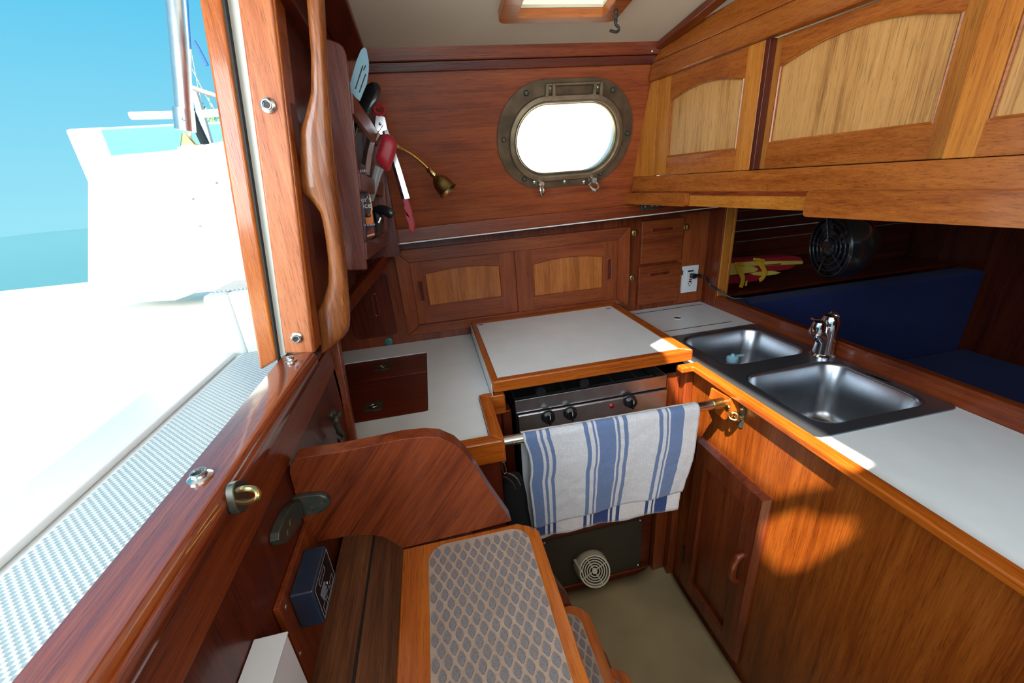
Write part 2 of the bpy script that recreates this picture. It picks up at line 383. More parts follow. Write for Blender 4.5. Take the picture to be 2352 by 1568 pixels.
# cornice at the ceiling, on the cabin side
m = MB(); a0 = wz(.290); a1 = wz(.313); a2 = wz(.350)
m.plate(WF, [(-.12, a0), (.73, a0), (.73, a1), (-.12, a1)], (), .010, .0)
st(m.build('trim_cornice_lower', wood('deep', 'X'), bevel=.003))
m = MB()
m.plate(WF, [(-.12, a1), (.73, a1), (.73, a2), (-.12, a2)], (), .022, .0)
st(m.build('trim_cornice_upper', wood('red', 'X'), bevel=.004))
# beams on the ceiling
def beam(x0, x1, y0, y1, dz, name, mat):
    m = MB(); vs = []
    for y in (y0, y1):
        for (x, z) in ((x0, cz(y)-dz), (x1, cz(y)-dz), (x1, cz(y)), (x0, cz(y))): vs.append((x, y, z))
    m.add(vs, [(0, 1, 2, 3), (7, 6, 5, 4), (0, 4, 5, 1), (1, 5, 6, 2), (2, 6, 7, 3), (3, 7, 4, 0)])
    return st(m.build(name, mat, bevel=.004))
beam(.715, .748, .05, 1.275, .018, 'trim_ceiling_beam', wood('red', 'Y'))
beam(-.155, -.092, .30, 1.28, .02, 'trim_ceiling_edge', wood('deep', 'Y'))
beam(-.24, -.155, .30, 1.28, .10, 'trim_ceiling_side', wood('deep', 'Y'))
# rail under the cabin side with its pale lower edge
q = [PY(888, 529, 1.397), PY(1660, 448, 1.397), PY(1660, 473, 1.397), PY(888, 562, 1.397)]
RF = Fr((0, 1.397, 0), (1, 0, 0), (0, 0, 1))
m = MB(); m.plate(RF, [(p.x, p.z) for p in q], (), 0, -.05); st(m.build('trim_side_rail', wood('red', 'X'), bevel=.003))
m = MB(); lo = [(q[3].x, q[3].z), (q[2].x, q[2].z)]
m.plate(RF, [lo[0], lo[1], (lo[1][0], lo[1][1]-.0035), (lo[0][0], lo[0][1]-.004)], (), -.001, -.05)
st(m.build('trim_white_edge', M['white']))
# diagonal moulding below the rack
m = MB(); A = Vector((-.128, 1.385, -.175)); B = PX(803, 683, -.235); B2 = PX(803, 722, -.235); A2 = A+Vector((0, 0, -.035))
d = Vector((.022, -.01, 0))
m.loft([[A, A2, A2-d, A-d], [B, B2, B2-d, B-d], [B+(B-A)*.9, B2+(B2-A2)*.9, B2+(B2-A2)*.9-d, B+(B-A)*.9-d]], True, True)
st(m.build('trim_diagonal', wood('deep', 'Y'), bevel=.003))
# vertical moulding at the end of the bulkhead
m = MB(); p0 = PX(763, 800, -.247); p1 = PX(808, 1032, -.247)
p0 = Vector((-.250, .935, -.30)); p1 = Vector((-.250, .862, -.559)); dx = Vector((.010, 0, 0)); dy = Vector((0, .022, 0))
m.loft([[p0-dx*2, p0+dx, p0+dx+dy, p0-dx*2+dy], [p1-dx*2, p1+dx, p1+dx+dy, p1-dx*2+dy]], True, True)
st(m.build('trim_bulkhead_end', wood('red', 'Z'), bevel=.004))
# engine box top: teak planks with caulked seams
ebox = thing('engine_box', 'weathered teak planked box top with black seams behind the steps', 'engine box', (-.15, .35, -1.0))
EZ = -.62
for a, b in ((-.2495, -.1915), (-.1875, -.130), (-.126, -.066), (-.062, -.002)):
    m = MB(); m.box(a, b, .02, .70, EZ-.02, EZ); m.build('plank', wood('grey', 'Y'), ebox, bevel=.0015)
m = MB(); m.box(-.2495, -.002, .02, .70, EZ-.03, EZ-.0035); m.build('seam_caulk', M['caulk'], ebox)
m = MB(); m.box(-.2495, -.002, .02, .70, -1.449, EZ-.03); m.build('body', wood('deep', 'Z'), ebox)

# ================================================================== COUNTERS
CZ = -.56
G = Fr((0, 0, CZ), (1, 0, 0), (0, 1, 0))    # galley top plane, u = X, v = Y, n = up
cut = [G.h(*c) for c in ((779, 838), (979, 808), (984.7, 943), (803, 976))]
cx0, cx1, cy0, cy1 = -.36, -.0715, .9765, 1.402
ct = thing('left_countertop', 'white laminate countertop left of the stove with a teak edge rail', 'countertop', (-.1, 1.1, CZ-.03))
m = MB(); m.plate(G, [(-.42, .905), (-.262, .905), (-.262, .80), (.0695, .80), (.0695, .9985), (.1058, .9985), (.1058, 1.529), (-.42, 1.529)],
                  [rrect(cx0, cx1, cy0, cy1, .006, 2)], 0, -.025)
m.build('top', M['laminate'], ct, bevel=.0012)
# inset hinged hatches of dark teak
for (a, b, lab, px) in ((cy0+.001, 1.232, 'dark teak icebox hatch with flush bronze ring pull, the nearer of two', (858, 932)), (1.236, cy1-.001, 'dark teak icebox hatch with flush ring pull, the farther of two by the back', (878, 842))):
    c = thing('countertop_hatch', lab, 'hatch', ((cx0+cx1)/2, (a+b)/2, CZ-.02), 'dark hatches set in the left countertop')
    m = MB(); m.box(cx0+.001, cx1-.001, a, b, CZ-.02, CZ-.002); m.build('board', wood('deep', 'X'), c, bevel=.0015)
    p = PZ(*px, CZ); s = .024
    m = MB(); f = Fr((p.x, p.y, CZ), (1, 0, 0), (0, 1, 0))
    circ = [(.014*math.cos(t*.3927), .014*math.sin(t*.3927)) for t in range(16)]
    m.plate(f, rrect(-s, s, -s, s, .003, 2), [circ], .0005, -.0015); m.build('ring_plate', M['verdigris'], c)
    m = MB(); m.lathe((p.x, p.y, CZ-.0015), (0, 0, 1), [(.0135, 0), (.0135, .0004)], 16); m.build('recess', M['black'], c)
    m = MB(); m.torus((p.x, p.y, CZ), (0, .15, 1), .0105, .0022, 20, 6); m.build('ring', M['tin'], c)
# edge rails of the left counter (teak fiddle), stove side
m = MB(); m.plate(G, [(.070, .7975), (.101, .765), (.101, .972), (.070, .998)], (), .013, -.048); m.build('edge_rail', wood('orange', 'Y'), ct, bevel=.006, seg=3)
m = MB(); m.plate(G, [(-.262, .765), (.101, .765), (.070, .7975), (-.262, .7975)], (), .013, -.048); m.build('edge_rail', wood('orange', 'X'), ct, bevel=.006, seg=3)
m = MB(); m.plate(G, [(.101, .972), (.142, .972), (.142, .998), (.070, .998)], (), .013, -.048); m.build('edge_rail', wood('orange', 'X'), ct, bevel=.006, seg=3)
# cabinet below the left counter
m = MB(); m.box(-.25, .088, .79, .803, -1.449, -.608); m.box(.078, .088, .803, 1.52, -1.449, -.585); m.box(.088, .128, .985, 1.0, -1.449, -.585)
o = m.build('left_base_cabinet', wood('deep', 'Z'), bevel=.002); tag(o, 'dark mahogany cabinet side below the left countertop, beside the stove', 'cabinet')
m = MB(); m.box(.128, .155, .975, 1.02, -1.449, -.602); o = m.build('stove_post', wood('deep', 'Z'), bevel=.003)
tag(o, 'dark wooden upright at the left of the stove', 'post')
# stove cover / lid -----------------------------------------------------
LZ = -.50
lid = thing('stove_cover', 'raised white laminate stove cover with varnished teak frame', 'stove cover', (.4, 1.2, -.56))
m = MB(); m.box(.127, .677, .987, 1.463, LZ-.022, LZ-.0015); m.build('white_panel', M['laminate'], lid)
def mitred(fr, o, i, c0, c1, par, kind, name, bevel, seg=3, ax=('X', 'Y')):
    """four mitred members between an outer and an inner rectangle (x0, x1, y0, y1)"""
    O = [(o[0], o[2]), (o[1], o[2]), (o[1], o[3]), (o[0], o[3])]; I = [(i[0], i[2]), (i[1], i[2]), (i[1], i[3]), (i[0], i[3])]
    for k in range(4):
        q = (k+1) % 4; m = MB(); m.plate(fr, [O[k], O[q], I[q], I[k]], (), c0, c1); m.build(name, wood(kind, ax[k % 2]), par, bevel=bevel, seg=seg)
mitred(Fr((0, 0, LZ), (1, 0, 0), (0, 1, 0)), (.108, .711, .966, 1.492), (.128, .676, .990, 1.462), 0, -.036, lid, 'orange', 'frame_member', .005)
m = MB(); m.box(.106, .1079, .975, 1.50, -.559, LZ-.010); m.build('side_skirt', M['laminate'], lid)
for p, c in (((1104, 746), 'bluetape'), ((1398, 708), 'bluetape')):
    q = PZ(*p, LZ-.0015); m = MB(); m.box(q.x-.010, q.x+.010, q.y-.004, q.y+.004, LZ-.0015, LZ-.0008)
    m.build('blue_mark', M['rope'], lid)
m = MB(); q = PZ(1418, 697, LZ); m.lathe((q.x+.008, 1.500, LZ-.005), (0, -1, .1), [(.004, 0), (.004, .02), (.007, .021), (.007, .028)], 12)
m.build('catch', M['chrome'], lid)
# right counter: icebox lid area behind the sink
rc = thing('right_countertop', 'white laminate countertop strip behind the sink with dark inlay lines', 'countertop', (.95, 1.35, CZ-.03))
m = MB(); m.box(.712, 1.1335, 1.205, 1.529, CZ-.02, CZ); m.build('top', M['laminate'], rc)
for l in (((1456, 721), (1612, 698)), ((1526, 761), (1681, 738))):
    a = PZ(*l[0], CZ+.0005); b = PZ(*l[1], CZ+.0005); d = Vector((0, .0025, 0))
    m = MB(); m.add([a-d, b-d, b+d, a+d, a-d-Vector((0, 0, .002)), b-d-Vector((0, 0, .002)), b+d-Vector((0, 0, .002)), a+d-Vector((0, 0, .002))],
                    [(0, 1, 2, 3), (0, 4, 5, 1), (1, 5, 6, 2), (2, 6, 7, 3), (3, 7, 4, 0)]); m.build('inlay_strip', wood('deep', 'X'), rc)
q = PZ(1556, 730, CZ); m = MB(); m.lathe((q.x, q.y, CZ), (0, 0, 1), [(.016, 0), (.016, .0006)], 24); m.build('finger_hole', wood('deep', 'X'), rc)
m = MB(); m.torus((q.x, q.y, CZ+.0006), (0, 0, 1), .016, .0012, 24, 6); m.build('hole_rim', M['white'], rc)
# counter round the sink
m = MB(); m.plate(G, [(.735, -.6), (1.1335, -.6), (1.1335, 1.204), (.735, 1.204)], [rrect(.775, 1.11, .60, 1.19, .02, 3)], 0, -.02)
sc_ = m.build('sink_countertop', M['laminate'], bevel=.001); tag(sc_, 'white laminate worktop showing beyond the near corner of the sink', 'countertop')
# double sink -----------------------------------------------------------
sk = thing('double_sink', 'brushed steel double bowl sink set in the right counter', 'sink', (.94, .9, CZ-.17))
b1 = (.802, 1.098, .935, 1.178); b2 = (.792, 1.100, .612, .868)
m = MB(); m.plate(G, rrect(.7375, 1.130, .580, 1.203, .02, 4), [rrect(*b1, .05), rrect(*b2, .05)], .004, .0)
m.build('rim', plain('sink_rim_steel', (.26, .29, .34), .34, .9), sk, bevel=.0015)
for bb, dep in ((b1, .15), (b2, .17)):
    m = MB(); loops = []
    for k, (ins, z, r) in enumerate(((-.004, .0045, .052), (0, .0035, .05), (.004, -.004, .05), (.012, -dep*.5, .05), (.018, -dep+.03, .05), (.028, -dep+.008, .045), (.045, -dep, .035))):
        loops.append([G.P(a, b, z) for a, b in rrect(bb[0]+ins, bb[1]-ins, bb[2]+ins, bb[3]-ins, r)])
    m.loft(loops, False, True); o = m.build('bowl', M['darksteel'], sk, ang=60)
    cxx, cyy = (bb[0]+bb[1])/2, (bb[2]+bb[3])/2
    m = MB(); m.lathe(G.P(cxx, cyy, -dep+.0005), (0, 0, 1), [(.038, 0), (.036, .003), (.028, .001), (.026, -.004+.0045)], 24); m.build('drain', M['steel'], o)
# teak edge of the sink counter
m = MB()
m.plate(G, [(.704, -.6), (.736, -.6), (.736, .978), (.668, .978), (.668, .950), (.704, .950)], (), .013, -.006)
o = m.build('sink_edge_rail', wood('orange', 'Y'), bevel=.005, seg=3); tag(o, 'varnished teak edge rail running along the front of the sink counter', 'edge rail')
# raised back board between sink and saloon
m = MB(); m.box(1.134, 1.162, -.6, 1.434, -.62, -.510); o = m.build('sink_back_board', wood('red', 'Y'), bevel=.004)
tag(o, 'teak upstand board behind the sink on the saloon side', 'backboard')
# sink cabinet ------------------------------------------------------------
sb = thing('sink_cabinet', 'sunlit teak plywood cabinet below the sink with a panelled door', 'cabinet', (.9, .5, -1.449))
KF = Fr((XR, 0, 0), (0, -1, 0), (0, 0, 1)); KF.n = Vector((-1, 0, 0))
m = MB(); m.box(XR, XR+.018, -.6, .985, -1.449, -.5665); m.build('front_panel', wood('cab', 'Z'), sb)
m = MB(); m.box(XR+.018, 1.132, .97, .985, -1.449, -.76); m.build('side_panel', wood('red', 'Z'), sb)
# panelled door: y from .912 to .632, z -.768 to -1.40
D0, D1, DZ0, DZ1 = -.914, -.634, -1.405, -.768
dr = MB(); fr = Fr((XR, 0, 0), (0, -1, 0), (0, 0, 1)); fr.n = Vector((-1, 0, 0))
i0, i1, iz0, iz1 = -.862, -.694, -1.345, -.842
out = [(D0, DZ0), (D1, DZ0), (D1, DZ1), (D0, DZ1)]; inn = [(i0, iz0), (i1, iz0), (i1, iz1), (i0, iz1)]
dr.plate(fr, [(a*1, b) for a, b in [(D0+.012, DZ0+.012), (D1-.012, DZ0+.012), (D1-.012, DZ1-.012), (D0+.012, DZ1-.012)]], [inn], .020, .0)
door = dr.build('door', wood('red', 'Z'), sb)
m = MB()
o1 = [fr.P(a, b, .0) for a, b in out]; o1b = [fr.P(a, b, .006) for a, b in out]
o2 = [fr.P(a, b, .020) for a, b in [(D0+.0125, DZ0+.0125), (D1-.0125, DZ0+.0125), (D1-.0125, DZ1-.0125), (D0+.0125, DZ1-.0125)]]
m.loft([o1, o1b, o2]); m.build('bevelled_edge', wood('red', 'Z'), door)
m = MB(); m.plate(fr, inn, (), .004, .0005); m.build('panel', wood('red', 'Z'), door)
m = MB()
for k in range(4):
    a, b = inn[k], inn[(k+1) % 4]; m.tube([fr.P(*a, .012), fr.P(*b, .012)], .0045, 6)
m.build('panel_bead', wood('red', 'Z'), door)
p = PX(1700, 1303, XR-.02); hz = p.z; hy = p.y
m = MB(); m.tube([(XR-.018, hy, hz+.05), (XR-.034, hy, hz+.044), (XR-.044, hy, hz+.025), (XR-.046, hy, hz), (XR-.044, hy, hz-.025), (XR-.034, hy, hz-.044), (XR-.018, hy, hz-.05)],
                [.007, .010, .011, .011, .011, .010, .007], 10); m.build('handle', wood('red', 'Z'), door)
for zz in (PX(1610, 1040, XR).z, PX(1573, 1270, XR).z):
    m = MB(); m.tube([(XR-.008, .921, zz-.03), (XR-.008, .921, zz+.03)], .006, 8); m.box(XR-.004, XR, .912, .936, zz-.028, zz+.028)
    for k in range(3): m.tube([(XR-.006, .929, zz-.02+.02*k), (XR-.002, .929, zz-.02+.02*k)], .003, 8)
    m.build('hinge', M['verdigris'], sb)
# corner uprights beside the stove, right
m = MB(); m.box(.655, .700, 1.0, 1.03, -1.449, -.60); m.box(.700, XR-.001, .975, 1.03, -1.449, -.575)
o = m.build('corner_post', wood('red', 'Z'), bevel=.004); tag(o, 'teak corner upright between the stove opening and the sink cabinet', 'post')
# panel below the stove with the mesh vent --------------------------------
SY = 1.03
sp = thing('vent_panel', 'dark wooden panel under the stove holding a mesh vent', 'panel', (.4, SY, -1.449))
m = MB(); m.box(.13, .655, SY, SY+.02, -1.449, -1.12); m.build('panel', wood('deep', 'X'), sp)
m = MB(); m.box(.24, .655, SY-.010, SY, -1.449, -1.432); m.build('rail', wood('red', 'X'), sp, bevel=.002)
m = MB(); m.box(.232, .612, SY-.006, SY, -1.425, -1.185); m.build('mesh_vent', M['grille'], sp)
for (x, z) in ((.605, -1.19), (.607, -1.418), (.24, -1.19), (.24, -1.418)):
    m = MB(); m.lathe((x, SY-.006, z), (0, -1, 0), [(.005, 0), (.0035, .002)], 10); m.build('screw', M['steel'], sp)
# round cream vent / heater outlet -------------------------------------------
vc = Vector((.413, 0, -1.318)); VY0, VY1 = SY-.0062, .935
vt = thing('round_vent', 'cream plastic round air outlet with ring grille on the mesh vent', 'vent', (vc.x, VY0, vc.z))
o0 = Vector((.404, VY0, -1.333)); fcn = PY(1366.5, 1312, .958); ax = Vector((-.12, -.86, .50)).normalized()
def circ3(c, n, r_, k=40):
    n = n.normalized(); x = Vector((0, 0, 1)); x = (x-n*x.dot(n)).normalized(); y = n.cross(x)
    return [c+x*math.cos(2*math.pi*i_/k)*r_+y*math.sin(2*math.pi*i_/k)*r_ for i_ in range(k)]
an = Vector((0, -1, 0))
m = MB(); m.loft([circ3(o0, an, .060), circ3(o0.lerp(fcn, .15), an.lerp(ax, .1), .062), circ3(o0.lerp(fcn, .55), an.lerp(ax, .55), .060), circ3(fcn-ax*.006, ax, .0565), circ3(fcn, ax, .0545), circ3(fcn, ax, .050), circ3(fcn-ax*.02, ax, .049)]); m.build('housing', M['cream'], vt, ang=50)
m = MB(); m.lathe(fcn-ax*.019, ax, [(.049, 0), (.048, .002)], 32); m.build('dark_inside', M['void'], vt)
for R in (.0435, .035, .0265, .018):
    m = MB(); m.torus(fcn-ax*.003, ax, R, .0024, 40, 6); m.build('ring', M['cream'], vt)
m = MB(); m.lathe(fcn-ax*.007, ax, [(.010, 0), (.010, .004), (.0075, .006), (.004, .0045), (.002, .006)], 20); m.build('hub', M['cream'], vt)
for k in range(4):
    t_ = k*math.pi/2+.5; x = circ3(Vector((0, 0, 0)), ax, 1.0, 360)[int(math.degrees(t_)) % 360]
    m = MB(); m.tube([fcn-ax*.007+x*.008, fcn-ax*.007+x*.050], .0022, 6); m.build('spoke', M['cream'], vt)
m = MB(); lc_ = PX(1327, 1303, .362); f2 = Fr(PY(1329, 1300, .985), Vector((.1, -.9, .1)), Vector((-.45, 0, .9))); m.box(-.030, .026, -.007, .007, -.004, .004, f2); m.build('side_latch', M['cream'], vt, bevel=.001)
# stove ---------------------------------------------------------------------
sv = thing('stove', 'stainless steel galley stove with black knobs recessed under its cover', 'stove', (.41, 1.2, -1.10))
SX0, SX1 = .172, .652
def sp_(x, y, Y=1.0): p = PY(x, y, Y); return p
ztop = -.590; zmid = (sp_(1192, 949).z+sp_(1530, 888).z)/2
zmid = -.632
m = MB(); m.box(SX0, SX1, .999, 1.003, zmid, ztop); m.build('top_band', M['steel'], sv, bevel=.0008)
m = MB(); m.box(SX0, SX0+.004, 1.003, 1.42, zmid, ztop); m.build('side_rim', M['steel'], sv); m = MB(); m.box(SX1-.004, SX1, 1.003, 1.42, zmid, ztop); m.build('side_rim', M['steel'], sv)
m = MB(); m.box(SX0+.004, SX1-.002, .988, .998, -.86, zmid-.004); m.build('control_panel', M['steel'], sv, bevel=.002)
m = MB(); m.box(SX0, SX1, 1.003, 1.45, -1.10, -.64); m.build('oven_body', M['iron'], sv)
m = MB(); m.box(SX0+.01, SX1-.01, .985, .997, -1.08, -.868); m.build('oven_door', M['steel'], sv, bevel=.003)
for xx in (.26, .34, .42, .50, .58):
    m = MB(); m.tube([(xx, 1.02, -.612), (xx, 1.40, -.612)], .004, 6); m.build('grate_bar', M['iron'], sv)
for yy in (1.06, 1.2, 1.34):
    m = MB(); m.tube([(SX0+.01, yy, -.619), (SX1-.01, yy, -.619)], .004, 6); m.build('grate_bar', M['iron'], sv)
for px in ((1243, 900), (1343, 880)):
    p = PY(*px, .992); m = MB(); m.lathe((p.x, 1.012, p.z), (0, -1, 0), [(.007, 0), (.007, .008), (.0145, .009), (.0155, .012), (.0155, .019), (.0135, .022)], 20); m.build('clamp_knob', M['black'], sv)
for px in ((1262, 962), (1313, 953), (1452, 926)):
    p = PY(*px, .972); kn = MB(); kn.lathe((p.x, .988, p.z), (0, -1, 0), [(.021, 0), (.021, .003), (.018, .004), (.0175, .016), (.015, .018)], 28)
    k = kn.build('knob', M['black'], sv)
    m = MB(); m.box(p.x-.0032, p.x+.0032, .962, .971, p.z-.0165, p.z+.0165); m.build('grip', M['black'], k, bevel=.0015)
    m = MB(); m.box(p.x-.0009, p.x+.0009, .9614, .9622, p.z+.003, p.z+.015); m.build('pointer', M['white'], k)
p = PY(1406, 933, .985); m = MB(); m.lathe((p.x, .988, p.z), (0, -1, 0), [(.0075, 0), (.0075, .003), (.006, .005), (.003, .0065)], 18); m.build('indicator_lamp', M['redlamp'], sv)
m = MB()
for px in ((1239, 946), (1297, 935), (1434, 915)):
    p = PY(*px, .986); m = MB(); m.lathe((p.x, .988, p.z), (0, -1, 0), [(.0022, 0), (.0022, .0004)], 10); m.build('panel_dot', M['black'], sv)
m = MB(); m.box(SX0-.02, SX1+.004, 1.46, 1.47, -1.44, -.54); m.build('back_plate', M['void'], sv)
# grab bar with end blocks ---------------------------------------------------
bar0 = PY(1158, 1013, .815); bar1 = PX(1660, 925, XR-.028)
bz = bar0.z; by = .815
bt = thing('grab_bar', 'polished steel safety bar across the stove front with teak end block', 'rail', (.4, by, bz))
m = MB(); m.tube([(.103, by, bar0.z), (XR-.022, bar1.y, bar1.z)], .0125, 20); m.build('tube', M['tin'], bt)
m = MB(); m.tube([(XR-.06, bar1.y, bar1.z), (XR-.026, bar1.y, bar1.z)], .0145, 20); m.build('socket', M['oldbrass'], bt)
blk = [KF.h(*c) for c in ((1633, 886), (1677, 914), (1682, 950), (1668, 966), (1641, 945))]
yy0, yy1 = bar1.y-.042, bar1.y+.040
blk = [(-yy1, bar1.z+.034), (-yy0, bar1.z+.034), (-yy0, bar1.z-.018), (-yy0-.018, bar1.z-.044), (-yy1+.018, bar1.z-.044), (-yy1, bar1.z-.018)]
blk = [KF.h(x_, y_, .026) for x_, y_ in ((1632, 890), (1677, 915), (1681, 942), (1676, 962), (1663, 965), (1641, 945), (1627, 912))]
m = MB(); m.plate(KF, blk, (), .026, .0); m.build('end_block', wood('orange', 'Z'), bt, bevel=.003)
for dy in (-.017,):
    m = MB(); m.lathe((XR-.026, bar1.y+dy, bar1.z-.004), (-1, 0, 0), [(.009, 0), (.008, .003), (.004, .004)], 14); m.build('screw', M['brass'], bt)
m = MB(); m.lathe((.128, by-.0125, bz+.002), (0, -1, 0), [(.004, 0), (.003, .0015)], 10); m.build('screw', M['steel'], bt)
# ================================================================== LOW CABINETS AT THE BACK
B = Fr((0, YB, 0), (1, 0, 0), (0, 0, 1))      # u = X, v = z, n = -Y (towards the room)
def quad(fr, pts, c=0): return [fr.h(x, y, c) for x, y in pts]
m = MB(); m.plate(B, [(-.42, -.561), (1.134, -.561), (1.134, -.151), (-.42, -.151)], [], 0, -.02)
o = m.build('back_panel', wood('red', 'Z')); st(o); o.name = 'wall_low_back'
def lens(p, lo, hi): return max(lo, min(hi, p))
# sliding door cupboard
cu = thing('sliding_door_cupboard', 'teak cupboard with two arched-panel sliding doors behind the stove cover', 'cupboard', (.31, YB-.02, -.53))
fo = quad(B, [(943, 775), (1437, 698), (1443, 519), (904, 574)])
X0, X1 = fo[3][0], fo[1][0]; Z0, Z1 = -.527, fo[2][1]
fi = quad(B, [(964, 744), (1409, 684), (1416, 549), (938, 602)])
x0, x1 = fi[3][0]+.002, fi[2][0]-.002; z0, z1 = fi[0][1], fi[2][1]
z0 = sum((fi[0][1], fi[1][1]))/2; z1 = (fi[2][1]+fi[3][1])/2
mitred(B, (X0, X1, Z0, Z1), (x0, x1, z0, z1), .022, .001, cu, 'wall', 'frame_member', .0025, 2, ('X', 'Z'))
m = MB(); m.box(x0, x1, YB-.003, YB-.001, z0, z1); m.build('dark_back', wood('deep', 'X'), cu)
def pull(parent, fr, a, b, w_, h_, c, mat):
    """routed finger pull: raised rounded rim round a recess"""
    r = min(w_, h_)/2; lp = rrect(a-w_/2, a+w_/2, b-h_/2, b+h_/2, r*.98, 6)
    m = MB(); pts = [fr.P(p[0], p[1], c) for p in lp]; m.tube(pts+[pts[0]], .0028, 8, cap=False, up=fr.n)
    o = m.build('finger_pull', mat, parent)
    m = MB(); m.plate(fr, rrect(a-w_/2, a+w_/2, b-h_/2, b+h_/2, r*.98, 6), (), c+.0006, c-.001); m.build('recess', wood('deep', 'Z'), o)
    return o
def arched_door(parent, fr, a0, a1, b0, b1, pa0, pa1, pb0, pb1, rise, c, th, fm, pm, bead, name='door', rail_mat=None):
    lp = arch(pa0, pa1, pb0, pb1, rise)
    m = MB(); m.plate(fr, [(a0, b0), (a1, b0), (a1, b1), (a0, b1)], [lp], c, c-th); d = m.build(name, fm, parent, bevel=.0015)
    # top and bottom rails laid between the stiles read as separate boards
    if rail_mat:
        for nm, q in (('bottom_rail', [(pa0-.004, b0+.001), (pa1+.004, b0+.001), (pa1+.004, pb0-.0005), (pa0-.004, pb0-.0005)]),
                      ('top_rail', [(pa1+.004, b1-.001), (pa0-.004, b1-.001)]+[(p[0]+(-.004 if i == 12 else .004 if i == 0 else 0), p[1]+.0005) for i, p in enumerate(lp[2:])][::-1])):
            m = MB(); m.plate(fr, q, (), c+.0006, c-.002); m.build(nm, rail_mat, d)
    m = MB(); m.plate(fr, lp, (), c-th*.45, c-th*.8); m.build('panel', pm, d)
    m = MB(); pts = [fr.P(p[0], p[1], c-.001) for p in lp]; m.tube(pts+[pts[0]], bead, 6, cap=False, up=fr.n); m.build('bead', rail_mat or fm, d)
    return d
mx = B.h(1184, 640)[0]
# left door sits in the rear track
a = quad(B, [(975, 700), (1157, 683), (1149, 610), (975, 629)], .006)
d1 = arched_door(cu, B, x0, mx+.006, z0, z1, B.h(988, 705, .006)[0], B.h(1153, 683, .006)[0], (a[0][1]+a[1][1])/2, (B.h(975, 629, .006)[1]+B.h(1149, 610, .006)[1])/2-.0, .012, .009, .009,
                 wood('wall', 'Z'), wood('lpanel', 'Z'), .0022, rail_mat=wood('wall', 'X'))
p = B.h(967.5, 669, .009); pull(d1, B, p[0], p[1], .018, .082, .010, wood('wall', 'Z'))
d2 = arched_door(cu, B, mx, x1, z0, z1, B.h(1228, 681, .016)[0], B.h(1383, 660, .016)[0], B.h(1300, 671, .016)[1], (B.h(1225, 606, .016)[1]+B.h(1386, 589, .016)[1])/2, .014, .0185, .009,
                 wood('wall', 'Z'), wood('lpanel', 'Z', (0, 0, .3)), .0022, rail_mat=wood('wall', 'X'))
p = B.h(1399.8, 617.4, .018); pull(d2, B, p[0]-.001, p[1], .020, .088, .0195, wood('wall', 'Z'))
# drawers
for pts, pp, lab in (([(1471, 508), (1568, 497), (1561, 595), (1467, 606)], (1522.7, 526.5), 'small teak drawer front, the upper of the two beside the outlet'),
                 ([(1465, 611), (1560, 600), (1554, 687), (1460, 700)], (1515.5, 628), 'small teak drawer front, the lower of the two beside the outlet')):
    q = quad(B, pts); a0 = (q[0][0]+q[3][0])/2; a1 = (q[1][0]+q[2][0])/2; b1_ = (q[0][1]+q[1][1])/2; b0_ = (q[2][1]+q[3][1])/2
    t = thing('drawer', lab, 'drawer', ((a0+a1)/2, YB, b0_), 'pair of drawers at the back')
    m = MB(); m.box(a0, a1, YB-.016, YB-.0005, b0_, b1_); m.build('front', wood('wall', 'X'), t, bevel=.004, seg=2)
    p = B.h(*pp, .016); pull(t, B, p[0], p[1], .098, .016, .0165, wood('wall', 'X'))
m = MB(); q = quad(B, [(1437, 500), (1470, 500), (1460, 700), (1437, 700)]);
m.plate(B, [(.812+.190, -.55), (1.1335, -.55), (1.1335, -.152), (1.002, -.152)], (), .006, .0005); o = m.build('side_board', wood('wall', 'Z'))
tag(o, 'plain teak board behind the wall outlet', 'board')
# small cupboard front at far left
t = thing('alcove_cupboard', 'small shadowed cupboard door in the back left corner with a finger pull', 'cupboard', (-.22, YB, -.53))
a0, a1 = -.33, B.h(890, 640)[0]
m = MB(); m.plate(B, rrect(a0, a1, -.518, B.h(870, 618)[1]-.01, .02, 4), (), .010, .0005); m.build('door', wood('deep', 'Z'), t, bevel=.003)
p = B.h(862, 700, .012); pull(t, B, p[0], p[1], .016, .085, .0105, wood('red', 'Z'))
# brass turn buttons
def button(px, fr, c, mat, lab, grp, s=1.0):
    a, b = fr.h(*px); t = thing('turn_button', lab, 'latch', fr.P(a, b, c), grp)
    m = MB(); m.lathe(fr.P(a, b, c), fr.n, [(.0135*s, 0), (.0135*s, .002), (.011*s, .0035), (.006*s, .004)], 20); m.build('plate', mat, t)
    m = MB(); f2 = Fr(fr.P(a, b, c+.004), fr.u, fr.v); m.box(-.003*s, .003*s, -.010*s, .010*s, 0, .006, f2); m.build('thumb_bar', mat, t, bevel=.0015)
    return t
button((1458, 534.5), B, .001, M['oldbrass'], 'round brass turn button left of the upper drawer', 'brass turn buttons by the drawers')
button((1574.5, 521), B, .0065, M['oldbrass'], 'round brass turn button right of the upper drawer', 'brass turn buttons by the drawers')
button((1452.7, 638), B, .001, M['oldbrass'], 'round brass turn button left of the lower drawer', 'brass turn buttons by the drawers')
button((1562.7, 625), B, .0065, M['oldbrass'], 'round brass turn button right of the lower drawer, touching the outlet', 'brass turn buttons by the drawers')
button((893, 784), B, .001, plain('verdigris_latch', (.05, .22, .20), .5, .3), 'green corroded round latch at the back of the left countertop', None, 1.1)
